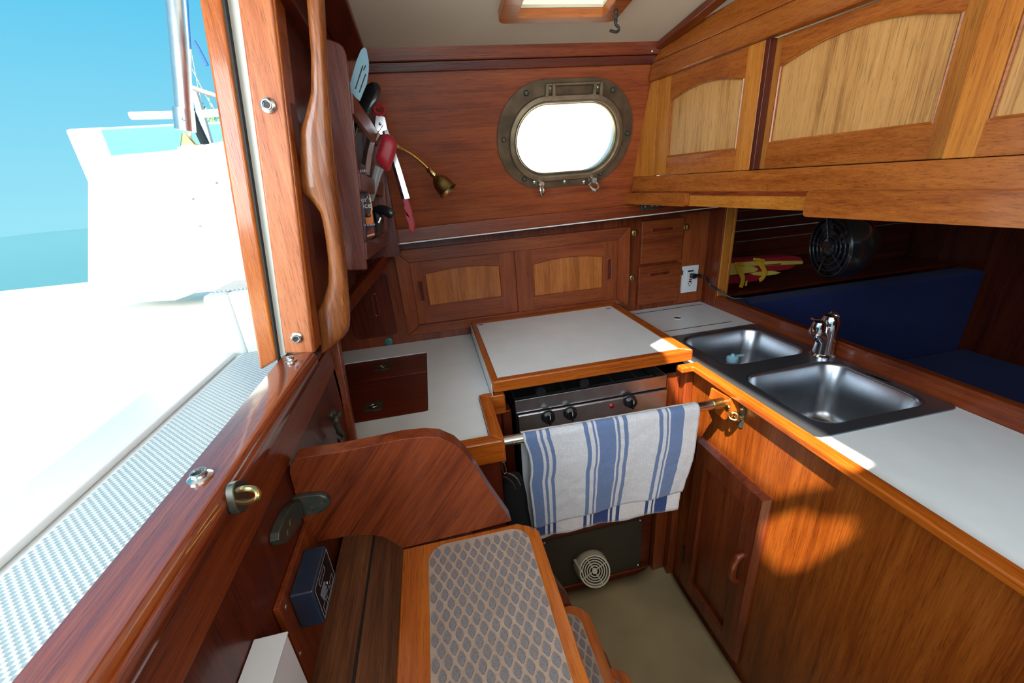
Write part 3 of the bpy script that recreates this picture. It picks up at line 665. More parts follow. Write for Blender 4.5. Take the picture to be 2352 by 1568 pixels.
# wall outlet
q = quad(B, [(1562.4, 672.2), (1596.8, 668.4), (1605.4, 607.8), (1568.7, 611)], .01); a0 = (q[0][0]+q[3][0])/2-.0; a1 = (q[1][0]+q[2][0])/2; b0_ = (q[0][1]+q[1][1])/2; b1_ = (q[2][1]+q[3][1])/2
ol = thing('wall_outlet', 'white rectangular wall outlet with a black plug in it', 'outlet', ((a0+a1)/2, YB-.008, b0_))
W_ = a1-a0; Hh = b1_-b0_
m = MB(); m.plate(B, rrect(a0, a1, b0_, b1_, .002, 2), (), .014, .0065); m.build('cover_plate', M['white'], ol, bevel=.001)
ac = (a0+a1)/2-.001
m = MB(); m.box(ac-.019, ac+.019, YB-.0165, YB-.014, b0_+Hh*.22, b0_+Hh*.80); m.build('socket_face', M['white'], ol, bevel=.0006)
def chip(a, b, w2, h2, mat, nm, c=.0168): 
    m = MB(); m.box(a-w2, a+w2, YB-c-.0006, YB-c+.001, b-h2, b+h2); return m.build(nm, mat, ol)
chip(ac, b0_+Hh*.86-.006, .013, .0032, M['boxblue'], 'slot_label')
chip(ac+.001, b0_+Hh*.485, .006, .0028, M['redsil'], 'red_button', .0172); chip(ac+.001, b0_+Hh*.415, .006, .0028, M['black'], 'black_button', .0172)
for s_ in (-1, 1): chip(ac+s_*.006, b0_+Hh*.335, .0011, .0042, M['iron'], 'slot')
chip(ac, b0_+Hh*.255, .0022, .0022, M['black'], 'ground_hole')
for b_ in (b0_+.008, b1_-.008):
    m = MB(); m.lathe((ac, YB-.014, b_), (0, -1, 0), [(.003, 0), (.002, .001)], 10); m.build('screw', M['white'], ol)
pz = b0_+Hh*.64; pl = thing('power_cord', 'black plug and cord running from the outlet over the back board', 'cord', (ac, YB-.02, pz))
m = MB(); m.box(ac-.006, ac+.014, YB-.040, YB-.0178, pz-.010, pz+.011); m.build('plug', M['black'], pl, bevel=.003)
m = MB(); e0 = Vector((ac+.012, YB-.030, pz)); m.tube([e0, e0+Vector((.022, -.004, -.001))], .008, 10); m.build('strain_relief', M['black'], pl)
P0 = e0+Vector((.02, -.004, -.001))
pts = [P0, P0+Vector((.02, -.02, -.008)), PY(1628, 651, 1.415), PY(1650, 666, 1.40), Vector((1.150, 1.36, -.502)), Vector((1.185, 1.34, -.505)), Vector((1.22, 1.33, -.54))]
def smooth(pts, n=6):
    pts = [Vector(p) for p in pts]; out = []
    for i in range(len(pts)-1):
        a, b, c, d = pts[max(i-1, 0)], pts[i], pts[i+1], pts[min(i+2, len(pts)-1)]
        for k in range(n):
            t = k/n; out.append(.5*((2*b)+(c-a)*t+(2*a-5*b+4*c-d)*t*t+(3*b-a-3*c+d)*t**3))
    return out+[pts[-1]]
m = MB(); m.tube(smooth(pts), .0038, 8); m.build('cable', M['navy'], pl)

# ================================================================== OVERHEAD CABINET (face turned slightly)
D_ = .711+.14*1.4
OC = Fr((D_-.14*1.40, 1.40, 0), (.14, -1, 0), (0, 0, 1)); 
if OC.n.x > 0: OC.n = -OC.n
oc = thing('overhead_cabinet', 'golden teak overhead cabinet with arched sliding doors above the sink', 'cabinet', (.85, .8, -.07))
def wallY(z): return 1.3747-.253*z-.002
def s_at(z, c=0):            # where the cabinet face meets the leaning side
    return (1.40-wallY(z))*math.sqrt(1+.14**2)
SE = 1.75
zc0, zc1, zr = -.068, .331, .245
g_ = wood('rail', 'Y'); gz = wood('gold', 'Z')
dl = OC.h(1506, 300)[0]                               # left edge of the door opening
tl, bl = s_at(.245)+.002, s_at(-.02)+.002
m = MB(); m.plate(OC, [(s_at(zc0)+.002, -.020), (dl, -.020), (dl, zr), (s_at(zr)+.002, zr)], (), 0, -.02); m.build('left_stile', gz, oc, bevel=.001)
m = MB(); m.plate(OC, [(s_at(zc0)+.002, zc0), (SE, zc0), (SE, -.0205), (s_at(-.02)+.002, -.0205)], (), .001, -.02); m.build('bottom_rail', g_, oc, bevel=.0015)
m = MB(); m.plate(OC, [(s_at(zr)+.002, zr), (SE, zr), (SE, .292), (s_at(.29)+.002, .292)], (), .010, -.02); m.build('top_rail', g_, oc, bevel=.005, seg=3)
m = MB()
f0 = [OC.P(s_at(.29)+.004, .292, .010), OC.P(s_at(.29)+.004, .292, -.02), OC.P(s_at(.33)+.02, .338, -.02), OC.P(s_at(.33)+.02, .338, -.012)]
f1 = [OC.P(SE, .292, .010), OC.P(SE, .292, -.02), OC.P(SE, .43, -.02), OC.P(SE, .43, -.012)]
m.loft([f0, f1], True, True); m.build('cornice', g_, oc, bevel=.003)
m = MB(); m.plate(OC, [(.03, zc0-.010), (SE, zc0-.010), (SE, zc0), (.03, zc0)], (), -.001, -.50); m.build('bottom', wood('red', 'Y'), oc)
m = MB(); m.plate(OC, [(.16, -.02), (SE, -.02), (SE, .24), (.16, .24)], (), -.045, -.055); m.build('inner_back', wood('deep', 'Z'), oc)
# track strips
a0 = dl; sd1 = OC.h(1738, 240)[0]
s1r = (OC.h(1761, 80)[0]+OC.h(1716, 398)[0])/2
pan1 = [OC.h(*c) for c in ((1533, 360), (1686, 341), (1709, 177), (1539, 233))]
dd1 = arched_door(oc, OC, dl+.001, s1r, -.0195, .2445, (pan1[0][0]+pan1[3][0])/2, (pan1[1][0]+pan1[2][0])/2, (pan1[0][1]+pan1[1][1])/2, (pan1[2][1]+pan1[3][1])/2, .020, -.002, .014, gz, wood('panel', 'Z'), .003, rail_mat=g_)
E1 = (pan1[0][1]+pan1[1][1])/2
m = MB(); m.plate(OC, [(s1r+.0002, -.0195), (s1r+.012, -.0195), (s1r+.012, .2445), (s1r+.0002, .2445)], (), -.0015, -.0215); m.build('dark_edge', wood('deep', 'Z'), dd1, bevel=.001)
pan2 = [OC.h(*c, -.022) for c in ((1766, 328), (1960, 304), (1960, 81), (1795, 152))]
c2 = -.022
s2l = s1r-.01; s2r = s2l+.385
pa = (pan2[0][0]+pan2[3][0])/2
arched_door(oc, OC, s2l, s2r, -.0195, .2445, pa, s2r-.045, (pan2[0][1]+pan2[1][1])/2, pan2[3][1], .030, c2, .014, gz, wood('panel', 'Z'), .003, rail_mat=g_)
c3 = -.002
s3r = s2r+.36
arched_door(oc, OC, s2r-.01, s3r, -.0195, .2445, s2r+.035, s3r-.045, E1, E1+.15, .022, c3, .014, gz, wood('panel', 'Z'), .003, rail_mat=g_)
arched_door(oc, OC, s3r-.01, SE, -.0195, .2445, s3r+.035, SE-.045, E1, E1+.15, .022, c2, .014, gz, wood('panel', 'Z'), .003, rail_mat=g_)
# lower valance strip and the two proud rail blocks
vz = [OC.h(1580, 452), OC.h(1850, 458), OC.h(1850, 487), OC.h(1580, 474)]
m = MB(); m.plate(OC, [(.06, -.108), (SE, -.108), (SE, -.069), (.06, -.069)], (), -.004, -.018); m.build('valance', wood('gold', 'Y'), oc, bevel=.001)
qb = [OC.h(1440, 436, .014), OC.h(1577, 440, .014), OC.h(1572, 473, .014)]
b1l, b1r = -.02, OC.h(1574, 455, .014)[0]
m = MB(); m.plate(OC, rrect(max(b1l, -.004), b1r, -.108, -.070, .008, 4), (), .014, -.003); m.build('grab_rail_end', wood('rail', 'Y'), oc, bevel=.004)
b2l = OC.h(1848, 465, .014)[0]
m = MB(); m.plate(OC, rrect(b2l, SE-.3, -.118, -.066, .008, 4), (), .014, -.003); m.build('grab_rail_end', wood('rail', 'Y'), oc, bevel=.004)
# steel hinge plate under the cabinet corner
p = PY(1488, 474, 1.392)
hp = thing('under_cabinet_bracket', 'grey metal bracket with screws tucked under the overhead cabinet corner', 'bracket', p)
m = MB(); m.box(p.x-.028, p.x+.045, 1.386, 1.3965, p.z-.012, p.z+.014); m.build('plate', M['verdigris'], hp, bevel=.002)
for dx in (-.012, .014, .032):
    m = MB(); m.lathe((p.x+dx, 1.386, p.z+.003), (0, -1, 0), [(.0055, 0), (.004, .003), (.002, .0035)], 12); m.build('screw', M['steel'], hp)

# ================================================================== PORT HOLE
pt = bpy.data.objects.new('window_1', None); COL.objects.link(pt); BASE['window_1'] = WF.P(port_u, pv); pt.location = BASE['window_1']+Vector((0, 0, H)); pt['kind'] = 'structure'
pt['label'] = 'oval bronze framed opening port in the cabin side'
u0, v0 = port_u, pv
fb0, fb1 = WF.h(1271, 429)[1], WF.h(1319, 179)[1]
fl = rrect(.242, .681, fb0, fb1, (fb1-fb0)/2-.004, 14)
gl = lambda e, r=0: rrect(u0-.165-e, u0+.165+e, v0-.101-e, v0+.101+e, .099+e*.9, 14)
m = MB(); m.plate(WF, fl, [gl(.010)], .007, .0006); m.build('flange', M['bronze'], pt, bevel=.002)
def ringloft(prof):
    m = MB(); m.loft([[WF.P(a, b, c) for a, b in gl(e)] for e, c in prof]); return m
m = ringloft(((.019, .007), (.019, .017), (.017, .020), (.006, .023), (.002, .021), (-.002, .010), (-.002, -.004), (.012, -.004), (.012, .007))); m.build('opening_ring', M['bronze_light'], pt)
m = ringloft(((-.0022, .013), (-.0055, .0125), (-.006, .009), (-.003, .008))); m.build('brass_lip', M['brass'], pt)
m = MB(); m.plate(WF, gl(-.002), (), .004, -.001); m.build('pane', M['glass'], pt)
m = MB(); m.loft([[WF.P(a, b, c) for a, b in gl(e)] for e, c in ((.006, .005), (.006, -.040), (.0075, -.040))]); m.build('sleeve', M['white'], pt)
for px in ((1208.5, 214), (1157, 321), (1204.5, 411), (1407, 207), (1441, 306), (1379, 398)):
    a, b = WF.h(*px, .008); m = MB(); m.lathe(WF.P(a, b, .007), WF.n, [(.008, 0), (.0075, .003), (.005, .006), (.002, .0068)], 14); m.build('bolt', M['verdigris'], pt)
for px in ((1264, 206), (1373, 204)):                 # two hinge knuckles
    a, b = WF.h(*px, .016); top = fb1-.008
    for s_ in (-1, 1):
        m = MB(); m.plate(WF, [(a+s_*.011-.005*(1 if s_ > 0 else 1), v0+.112), (a+s_*.011+.005, v0+.112), (a+s_*.0095+.004, b+.016), (a+s_*.0095-.004, b+.016)], (), .021, .004)
        m.build('hinge_arm', M['bronze_light'], pt, bevel=.002)
    m = MB(); m.box(a-.006, a+.006, b-.010, b+.012, .004, .015, WF); hb = m.build('hinge_lug', M['verdigris'], pt, bevel=.002)
    m = MB(); m.lathe(WF.P(a, b+.004, .015), WF.n, [(.004, 0), (.004, .002), (.002, .0035)], 12); m.build('pin_head', M['steel'], hb)
a, b = WF.h(1264, 200, .012); a2 = WF.h(1373, 196, .012)[0]
m = MB(); m.tube([WF.P(a-.016, b+.006, .013), WF.P(a2+.014, b+.006, .013)], .0042, 10); m.build('hinge_pin', M['bronze_light'], pt)
for px in ((1242, 425), (1362, 416)):                 # two dog nuts
    a, b = WF.h(*px, .022); 
    m = MB(); m.plate(WF, rrect(a-.016, a+.016, b-.004, v0-.112, .008, 4), (), .016, .006); m.build('ring_lug', M['bronze_light'], pt, bevel=.003)
    m = MB(); m.lathe(WF.P(a, b+.006, .012), WF.n, [(.012, 0), (.013, .005), (.011, .012), (.0085, .016), (.0085, .022)], 18); dg = m.build('wing_nut', M['tin'], pt)
    c = WF.P(a, b-.004, .036); axd = (WF.u*.8+WF.n*.5+WF.v*.2 if px[0] < 1300 else WF.v*.75+WF.n*.6).normalized()
    m = MB(); m.torus(c-WF.v*.008, axd, .0150, .0048, 26, 8, start=WF.n, sq=.95); m.build('eye', M['tin'], dg)
for px in ((1297, 417), (1228, 418), (1341, 418)):
    a, b = WF.h(*px, .008); m = MB(); m.lathe(WF.P(a, b, .007), WF.n, [(.006, 0), (.0055, .003), (.002, .005)], 12); m.build('bolt', M['tin'], pt)

# ================================================================== COMPANIONWAY FRAME
ZS = -.275                                        # sill top
ratio_out = .907; xo = ZS/ratio_out; xi = -.2455
sill = thing('companionway_sill', 'worn varnished teak sill of the open companionway with snap studs', 'sill', (-.28, .2, ZS-.05))
m = MB()
prof = [(xo, ZS), (xi-.012, ZS), (xi-.004, ZS-.003), (xi, ZS-.011), (xi, ZS-.030), (xi-.003, ZS-.034), (xo, ZS-.052)]
yf = .776
m.loft([[(x, y, z) for x, z in prof] for y in (-.9, yf)], True, True); m.build('sill_board', wood('sill', 'Y'), sill, ang=50)
m = MB(); m.box(XBH+.0002, XBH+.0035, -.9, .895, ZS-.090, ZS-.0345); m.build('lower_moulding', wood('red', 'Y'), sill, bevel=.003)
def bx(z): return -.25+.12*(z+.28)
# the post: front face towards the opening, inner face on the rake
zt_ = .47
def leanY(z): return .776+.05*(z+.275)
def postbox(dx0, dx1, y0, y1, z0=ZS, z1=zt_):
    m = MB(); m.loft([[(bx(z)+dx0, leanY(z)+y0, z), (bx(z)+dx1, leanY(z)+y0, z), (bx(z)+dx1, leanY(z)+y1, z), (bx(z)+dx0, leanY(z)+y1, z)] for z in (z0, z1)], True, True); return m
po = thing('companionway_post', 'varnished teak door post of the companionway with snap studs', 'post', (-.27, .79, ZS))
wp = wood('pale', 'Z')
def tbl(pxs, Y):                                  # dx of an outline point relative to the rake at that height
    return [(PY(x, y, Y+.0)) for x, y in pxs]
# widths from the photograph at the height of the joint
jl, jr = PY(653, 812, .776), PY(720, 812, .776); tl_, tr_ = PY(545, 2, .80), PY(625, 2, .80)
def slab(l0, r0, l1, r1, y0, y1, ext=.10):
    """board between left/right edge points at bottom (0) and top (1), running y0..y1 in depth, continued upwards"""
    L1 = l1+(l1-l0)*ext; R1 = r1+(r1-r0)*ext
    m = MB(); m.loft([[l+Vector((0, y0, 0)), r+Vector((0, y0, 0)), r+Vector((0, y1, 0)), l+Vector((0, y1, 0))] for l, r in ((l0, r0), (L1, R1))], True, True); return m
slab(jl, jr, tl_, tr_, 0, .03).build('face_board', wp, po, bevel=.0045, seg=3)
jr2 = jr+Vector((.001, .004, 0)); tr2 = tr_+Vector((.001, .004, 0))
m = slab(jr2-Vector((.01, 0, 0)), jr2+Vector((.002, 0, 0)), tr2-Vector((.01, 0, 0)), tr2+Vector((.002, 0, 0)), 0, .052); m.build('side_board', wood('orange', 'Z'), po, bevel=.003)
wl, wr = PY(640, 818, .775), PY(654, 812, .775); wl1, wr1 = PY(509, 2, .80), PY(546, 2, .80)
cabin_m = M['gel']
slab(wl-Vector((.012, 0, .01)), wr-Vector((0, 0, .0)), wl1-Vector((.012, 0, 0)), wr1, .003, .04).build('fibreglass_edge', plain('white_trim', (.62, .62, .55), .5), po)
ol_, or_ = PY(596, 852, .765), PY(637, 828, .765); ol1, or1 = PY(456, 2, .79), PY(510, 2, .79)
om = thing('washboard_rail', 'outer varnished teak strip framing the companionway, worn at its edge', 'rail', (-.33, .77, -.29))
slab(ol_, or_, ol1, or1, 0, .022).build('strip', wood('orange', 'Z'), om, bevel=.006, seg=3)
cm_ = slab(or_-Vector((.001, 0, .004)), or_+Vector((.0028, 0, .004)), or1-Vector((.001, 0, 0)), or1+Vector((.0028, 0, 0)), .002, .02); cm_.build('caulk_line', M['caulk'], om)
# snap studs
def stud(pos, nrm, lab, s=1.0):
    t = thing('snap_stud', lab, 'stud', pos, 'metal snap studs round the companionway')
    n = Vector(nrm).normalized()
    m = MB(); m.lathe(pos, n, [(.0125*s, 0), (.0125*s, .002), (.0095*s, .0035), (.008*s, .004)], 24); m.build('base', M['tin'], t)
    m = MB(); m.lathe(Vector(pos)+n*.0038, n, [(.0078*s, 0), (.0070*s, .002), (.0082*s, .004), (.0080*s, .0052), (.0066*s, .0052), (.0060*s, .002), (.001, .002)], 24, False, True); m.build('cap', M['tin'], t)
    m = MB(); m.lathe(Vector(pos)+n*.0060, n, [(.0056*s, 0), (.0054*s, .0005)], 16); m.build('socket', M['iron'], t)  # dark disc puts shade into the hollow of the cap
    return t
fy = Vector((0, -1, 0))
def onface(px, py_): 
    z = PY(px, py_, .785).z; return PY(px, py_, .776+(.024*(z-ZS)/(.33-ZS))-.0004)
stud(onface(616, 242), fy, 'metal snap stud on the upper half of the door post', .9)
stud(onface(682, 775), fy, 'metal snap stud near the foot of the door post', .85)
stud(PZ(669, 829, ZS), (0, 0, 1), 'metal snap stud at the far end of the sill, by the post', .85)
stud(PZ(461, 1098, ZS), (0, 0, 1), 'metal snap stud on the sill nearest the camera', 1.0)
# ------------------------------------------------------------------ hand rail on the bulkhead
hr = thing('hand_rail', 'long varnished teak grab handle with cut-out grips beside the door post', 'handle', (bx(0)+.03, .84, -.28))
HY = .835
def hp_(px, py_): p = PY(px, py_, HY); return (p.z, p.x-bx(p.z))
outer = [hp_(*c) for c in ((742, -90), (745, 0), (752, 150), (766, 330), (783, 500), (797, 620), (804, 700), (805, 742), (798, 766), (770, 790), (742, 806))]
inner = [hp_(*c) for c in ((700, -90), (706, 0), (716, 130), (716, 215), (700, 275), (690, 300), (690, 330), (690, 400), (692, 440), (718, 462), (738, 490), (748, 540), (755, 600), (755, 650), (744, 685), (728, 716), (722, 760), (735, 806))]
def interp(tab, z):
    tab = sorted(tab)
    for (z0_, d0), (z1_, d1_) in zip(tab, tab[1:]):
        if z0_ <= z <= z1_: t = (z-z0_)/(z1_-z0_+1e-9); return d0+(d1_-d0)*t
    return tab[0][1] if z < tab[0][0] else tab[-1][1]
zlo = outer[-1][0]; zs = [zlo+.002+(.40-zlo)*k/60 for k in range(61)]
loops = []
for z in zs:
    do = max(.010, interp(outer, z)); di = interp(inner, z)
    open_ = False
    py_guess = None
    di = min(di, do-.012); di = max(di, .0005)
    # solid pads reach the bulkhead, grips stand clear of it
    c = (do+di)/2; hx = (do-di)/2; hyy = .017
    lp = []
    for k in range(16):
        t = 2*math.pi*k/16; cx_, sy_ = math.cos(t), math.sin(t)
        e = .75
        lp.append((bx(z)+c+hx*math.copysign(abs(cx_)**e, cx_), HY+hyy*math.copysign(abs(sy_)**e, sy_), z))
    loops.append(lp)
m = MB(); m.loft(loops, True, True); m.build('grip', wood('handle', 'Z'), hr, ang=70)
m = MB()
mb_ = MB(); mb_.loft([[(bx(z)-.0005, HY-.020, z), (bx(z)+.006, HY-.020, z), (bx(z)+.006, HY+.022, z), (bx(z)-.0005, HY+.022, z)] for z in (-.279, .42)], True, True); mb_.build('backing_board', wood('red', 'Z'), hr, bevel=.002)
# ================================================================== CEILING HATCH AND HOOK
ch = thing('ceiling_hatch', 'teak framed deck hatch with a pale ribbed screen in the ceiling', 'hatch', CF.P(.365, cb(.94), -.02))
CN = Vector((0, .11, 1)).normalized(); CD = Fr(CF.o, CF.u, CF.v); CD.n = -CN     # n points down into the cabin
ho = [(.222, cb(1.110)), (.508, cb(1.110)), (.508, cb(.775)), (.222, cb(.775))]
hi = rrect(.262, .468, cb(1.085), cb(.80), .006, 2)
m = MB(); m.plate(CD, rrect(.222, .508, cb(1.110), cb(.775), .018, 4), [hi], .020, .0005); m.build('frame', wood('rail', 'X'), ch, bevel=.007, seg=3)
m = MB(); m.plate(CD, rrect(.262, .468, cb(1.085), cb(.80), .006, 2), (), -.006, -.009)
tm, tt, tb = newmat('ribbed_screen'); 
tw = M['hatchmesh'].copy(); M['hatchmesh'] = tw
tw.node_tree.nodes['Principled BSDF'].inputs['Transmission Weight'].default_value = .0
lk = tw.node_tree; tr = lk.nodes.new('ShaderNodeBsdfTranslucent'); mxs = lk.nodes.new('ShaderNodeMixShader'); mxs.inputs[0].default_value = .42
outn = [n for n in lk.nodes if n.type == 'OUTPUT_MATERIAL'][0]; pb = lk.nodes['Principled BSDF']; tr.inputs[0].default_value = (.95, .95, .88, 1)
lk.links.new(pb.outputs[0], mxs.inputs[1]); lk.links.new(tr.outputs[0], mxs.inputs[2]); lk.links.new(mxs.outputs[0], outn.inputs[0])
m.build('ribbed_screen', tw, ch)
hkp = CF.P(.496, cb(1.045), 0)
hk = thing('ceiling_hook', 'dark metal hook hanging from the ceiling beside the hatch', 'hook', hkp)
top = PY(1416, -6, 1.05); 
def hpx(x, y): return PY(x, y, 1.05)
m = MB(); m.tube([hkp+Vector((0, 0, .0)), hkp+Vector((0, 0, -.010))], .004, 8); m.torus(hpx(1416, 7), (0, 1, .2), .0065, .0028, 16, 6); m.build('eye', M['iron'], hk)
pts = smooth([hpx(1416, 12), hpx(1415, 25), hpx(1414.5, 40), hpx(1414, 52), hpx(1416, 58), hpx(1421, 63), hpx(1421, 70), hpx(1415, 73.5), hpx(1408, 72), hpx(1401, 70)], 4)
m = MB(); m.tube(pts, [(.0042+.0008*math.sin(i*1.9)) if i < 14 else .0032 for i in range(len(pts))], 8); m.build('shank', M['iron'], hk)

# ================================================================== STEPS
sp3 = thing('companionway_steps', 'varnished teak companionway steps with grey diamond non-slip mats', 'steps', (0, .3, -1.449))
SYF = .54
tf = Fr((0, SYF, 0), (1, 0, 0), (0, 0, 1))      # far stringer plane, n = -Y
# upper cheek board: rounded top, arched lower edge
def pxs(l): return [tf.h(*c) for c in l]
chk_ = pxs([(665, 1085), (667, 1068), (676, 1055), (700, 1050), (780, 1038), (860, 1022), (920, 1009), (975, 1003), (1010, 1005), (1045, 1020), (1070, 1042), (1090, 1070), (1130, 1133), (1175, 1196), (1100, 1216), (1010, 1238), (925, 1259),
           (905, 1246), (880, 1232), (850, 1228), (800, 1231), (750, 1240), (705, 1250), (697, 1244), (690, 1215), (680, 1165)])
chk = [(max(a, XBH+.0005), b) for a, b in chk_]
m = MB(); m.plate(tf, chk, (), 0, -.026); m.build('cheek_board', wood('red', 'X', (0, .9, 0)), sp3, bevel=.009, seg=4)
TZ = (-.565, -.81, -1.055)
tfz = lambda z: Fr((0, 0, z), (1, 0, 0), (0, 1, 0))
TX = ((-.120, .112), (-.04, .203), (.05, .298))
def clip(poly, conv):
    """Sutherland-Hodgman against a convex counter-clockwise outline"""
    out = list(poly)
    for i in range(len(conv)):
        a, b = conv[i], conv[(i+1) % len(conv)]; inp = out; out = []
        def ins(p): return (b[0]-a[0])*(p[1]-a[1])-(b[1]-a[1])*(p[0]-a[0]) >= -1e-9
        for j in range(len(inp)):
            p, q = inp[j-1], inp[j]
            if ins(q):
                if not ins(p):
                    d1_ = (b[0]-a[0])*(p[1]-a[1])-(b[1]-a[1])*(p[0]-a[0]); d2_ = (b[0]-a[0])*(q[1]-a[1])-(b[1]-a[1])*(q[0]-a[0]); t = d1_/(d1_-d2_)
                    out.append((p[0]+(q[0]-p[0])*t, p[1]+(q[1]-p[1])*t))
                out.append(q)
            elif ins(p):
                d1_ = (b[0]-a[0])*(p[1]-a[1])-(b[1]-a[1])*(p[0]-a[0]); d2_ = (b[0]-a[0])*(q[1]-a[1])-(b[1]-a[1])*(q[0]-a[0]); t = d1_/(d1_-d2_)
                out.append((p[0]+(q[0]-p[0])*t, p[1]+(q[1]-p[1])*t))
        if not out: return []
    return out
YN = .03
mats = ((-.077, .092, .529), (.03, .1825, .524), (.12, .275, .520))
for k, (z, (xa, xb), (ma, mb2, my)) in enumerate(zip(TZ, TX, mats)):
    fr = tfz(z)
    # tread with a clipped far corner
    m = MB(); m.plate(fr, [(xa, YN), (xb, YN), (xb, .515), (xb-.012, .528), (xb-.032, .5395), (xa, .5395)], (), 0, -.022)
    m.build('tread', wood('orange', 'Y'), sp3, bevel=.003)
    lp = rrect(ma, mb2, YN+.02, my, .030, 7)
    m = MB(); m.plate(fr, lp, (), .0012, .0); mat_ = m.build('nonslip_mat', M['matb'], sp3)
    lpi = rrect(ma+.002, mb2-.002, YN+.022, my-.002, .028, 7)
    px_, py_ = .0167, .0309; hw, hh = .0060, .0105
    def dia(cx, cy):                                   # rounded diamond
        c = .16; P_ = [(hw, 0), (0, hh), (-hw, 0), (0, -hh)]; out = []
        for i in range(4):
            a, b, d = P_[i-1], P_[i], P_[(i+1) % 4]
            out += [(cx+b[0]+(a[0]-b[0])*c, cy+b[1]+(a[1]-b[1])*c), (cx+b[0]+(d[0]-b[0])*c, cy+b[1]+(d[1]-b[1])*c)]
        return out
    vis = {0: (-1, .265), 1: (.135, .37), 2: (.24, .47)}[k]
    rest = MB(); proto = None; r_ = -1; y = .5125 if k == 0 else .508
    while y > YN:
        r_ += 1; x = ma-.002+(px_/2 if r_ % 2 else 0)
        while x < mb2+.01:
            full = dia(x, y); c = clip(full, lpi)
            if len(c) >= 3:
                ar = abs(sum(c[i-1][0]*c[i][1]-c[i][0]*c[i-1][1] for i in range(len(c))))/2
                if ar > 1.2e-5:
                    whole = len(c) == 8 and all(abs(p[0]-q_[0])+abs(p[1]-q_[1]) < 1e-7 for p, q_ in zip(sorted(c), sorted(full)))
                    if x > vis[0] and y > vis[1]:
                        if whole and proto is not None:
                            o = bpy.data.objects.new('diamond_pad', proto[0]); COL.objects.link(o); BASE[o.name] = BASE[sp3.name]; o.parent = mat_
                            o.location = (x-proto[1], y-proto[2], 0)
                        else:
                            mm_ = MB(); mm_.plate(fr, c, (), .0030, .0010); o = mm_.build('diamond_pad', M['matp'], mat_)
                            if whole: proto = (o.data, x, y)
                    else: rest.plate(fr, c, (), .0030, .0010)
            x += px_
        y -= py_/2
    if rest.v: o = rest.build('far_pads', M['matp'], mat_); o['kind'] = 'stuff'
# far stringer going down between the treads
st_pts = [(-.12, -.588), (.08, -.588), (.172, -.80), (.178, -.832), (.265, -1.045), (.27, -1.077), (.36, -1.30), (.42, -1.449), (.16, -1.449)]
m = MB(); m.plate(tf, st_pts, (), 0, -.024); m.build('stringer', wood('deep', 'Z'), sp3, bevel=.003)
# ================================================================== SOLE COVERING
mt = thing('sole_mat', 'worn beige vinyl sole mat whose far corner curls up', 'mat', (.5, .6, -1.4515))
m = MB(); nx, ny = 36, 40; vs = []; 
for j in range(ny+1):
    for i in range(nx+1):
        x = .10+(.722-.10)*i/nx; yb_ = -.9+(1.012+.9)*j/ny
        c = max(0, (x-.60)/.122); yb2 = yb_+(.045*c*c if j == ny else .045*c*c*max(0, (j-ny+6)/6))
        lift = .035*max(0, (yb_-.90)/.11)**1.5*max(0, (x-.58)/.14)**1.2
        cor = 0
        dxr = max(0, x-.69); dyr = max(0, yb2-1.02)
        vs.append((x-(.6*dyr if x > .69 else 0), yb2, -1.449+lift))
fs = [(j*(nx+1)+i, j*(nx+1)+i+1, (j+1)*(nx+1)+i+1, (j+1)*(nx+1)+i) for j in range(ny) for i in range(nx)]
m.add(vs, fs); o = m.build('sheet', M['sole'], mt)
md = o.modifiers.new('solid', 'SOLIDIFY'); md.thickness = .003; md.offset = 1
# ================================================================== TOWEL
tm, tt, tb = newmat('towel_stripes')
def towel_mat(name, white, blue):
    m, t, b = newmat(name); L = t.links.new
    uv = t.nodes.new('ShaderNodeUVMap'); uv.uv_map = 'uv'; s = t.nodes.new('ShaderNodeSeparateXYZ'); L(uv.outputs[0], s.inputs[0])
    r = t.nodes.new('ShaderNodeValToRGB'); r.color_ramp.interpolation = 'CONSTANT'
    xs = [.171, .1762, .2015, .2079, .215, .2239, .2321, .3152, .3254, .3351, .3416, .3465, .3913, .3972, .4049, .4147, .4245, .5068, .517, .5273, .5335, .5385, .5753, .6179]
    u = [(x-xs[0])/(xs[-1]-xs[0]) for x in xs]
    el = r.color_ramp.elements; el[0].position = 0; el[0].color = (*white, 1); el[1].position = u[1]; el[1].color = (*blue, 1)
    for i, q in enumerate(u[2:-1]):
        e_ = el.new(q); e_.color = (*(white if i % 2 == 0 else blue), 1)
    L(s.outputs['X'], r.inputs[0])
    tc = t.nodes.new('ShaderNodeTexCoord'); n = t.nodes.new('ShaderNodeTexNoise'); n.inputs['Scale'].default_value = 420; n.inputs['Detail'].default_value = 3
    n2 = t.nodes.new('ShaderNodeTexNoise'); n2.inputs['Scale'].default_value = 60; n2.inputs['Detail'].default_value = 5
    L(tc.outputs['Object'], n.inputs['Vector']); L(tc.outputs['Object'], n2.inputs['Vector'])
    mr = t.nodes.new('ShaderNodeMapRange'); mr.inputs[1].default_value = .3; mr.inputs[2].default_value = .7; mr.inputs[3].default_value = .80; mr.inputs[4].default_value = 1.1
    L(n.outputs[0], mr.inputs[0]); hv = t.nodes.new('ShaderNodeHueSaturation'); L(mr.outputs[0], hv.inputs['Value']); L(r.outputs[0], hv.inputs['Color']); L(hv.outputs[0], b.inputs['Base Color'])
    u_ = t.nodes.new('ShaderNodeBump'); u_.inputs['Strength'].default_value = .6; u_.inputs['Distance'].default_value = .004; L(n2.outputs[0], u_.inputs['Height'])
    u2 = t.nodes.new('ShaderNodeBump'); u2.inputs['Strength'].default_value = .5; u2.inputs['Distance'].default_value = .001; L(n.outputs[0], u2.inputs['Height']); L(u_.outputs[0], u2.inputs['Normal'])
    L(u2.outputs[0], b.inputs['Normal']); b.inputs['Roughness'].default_value = .9; b.inputs['Sheen Weight'].default_value = .3
    return m
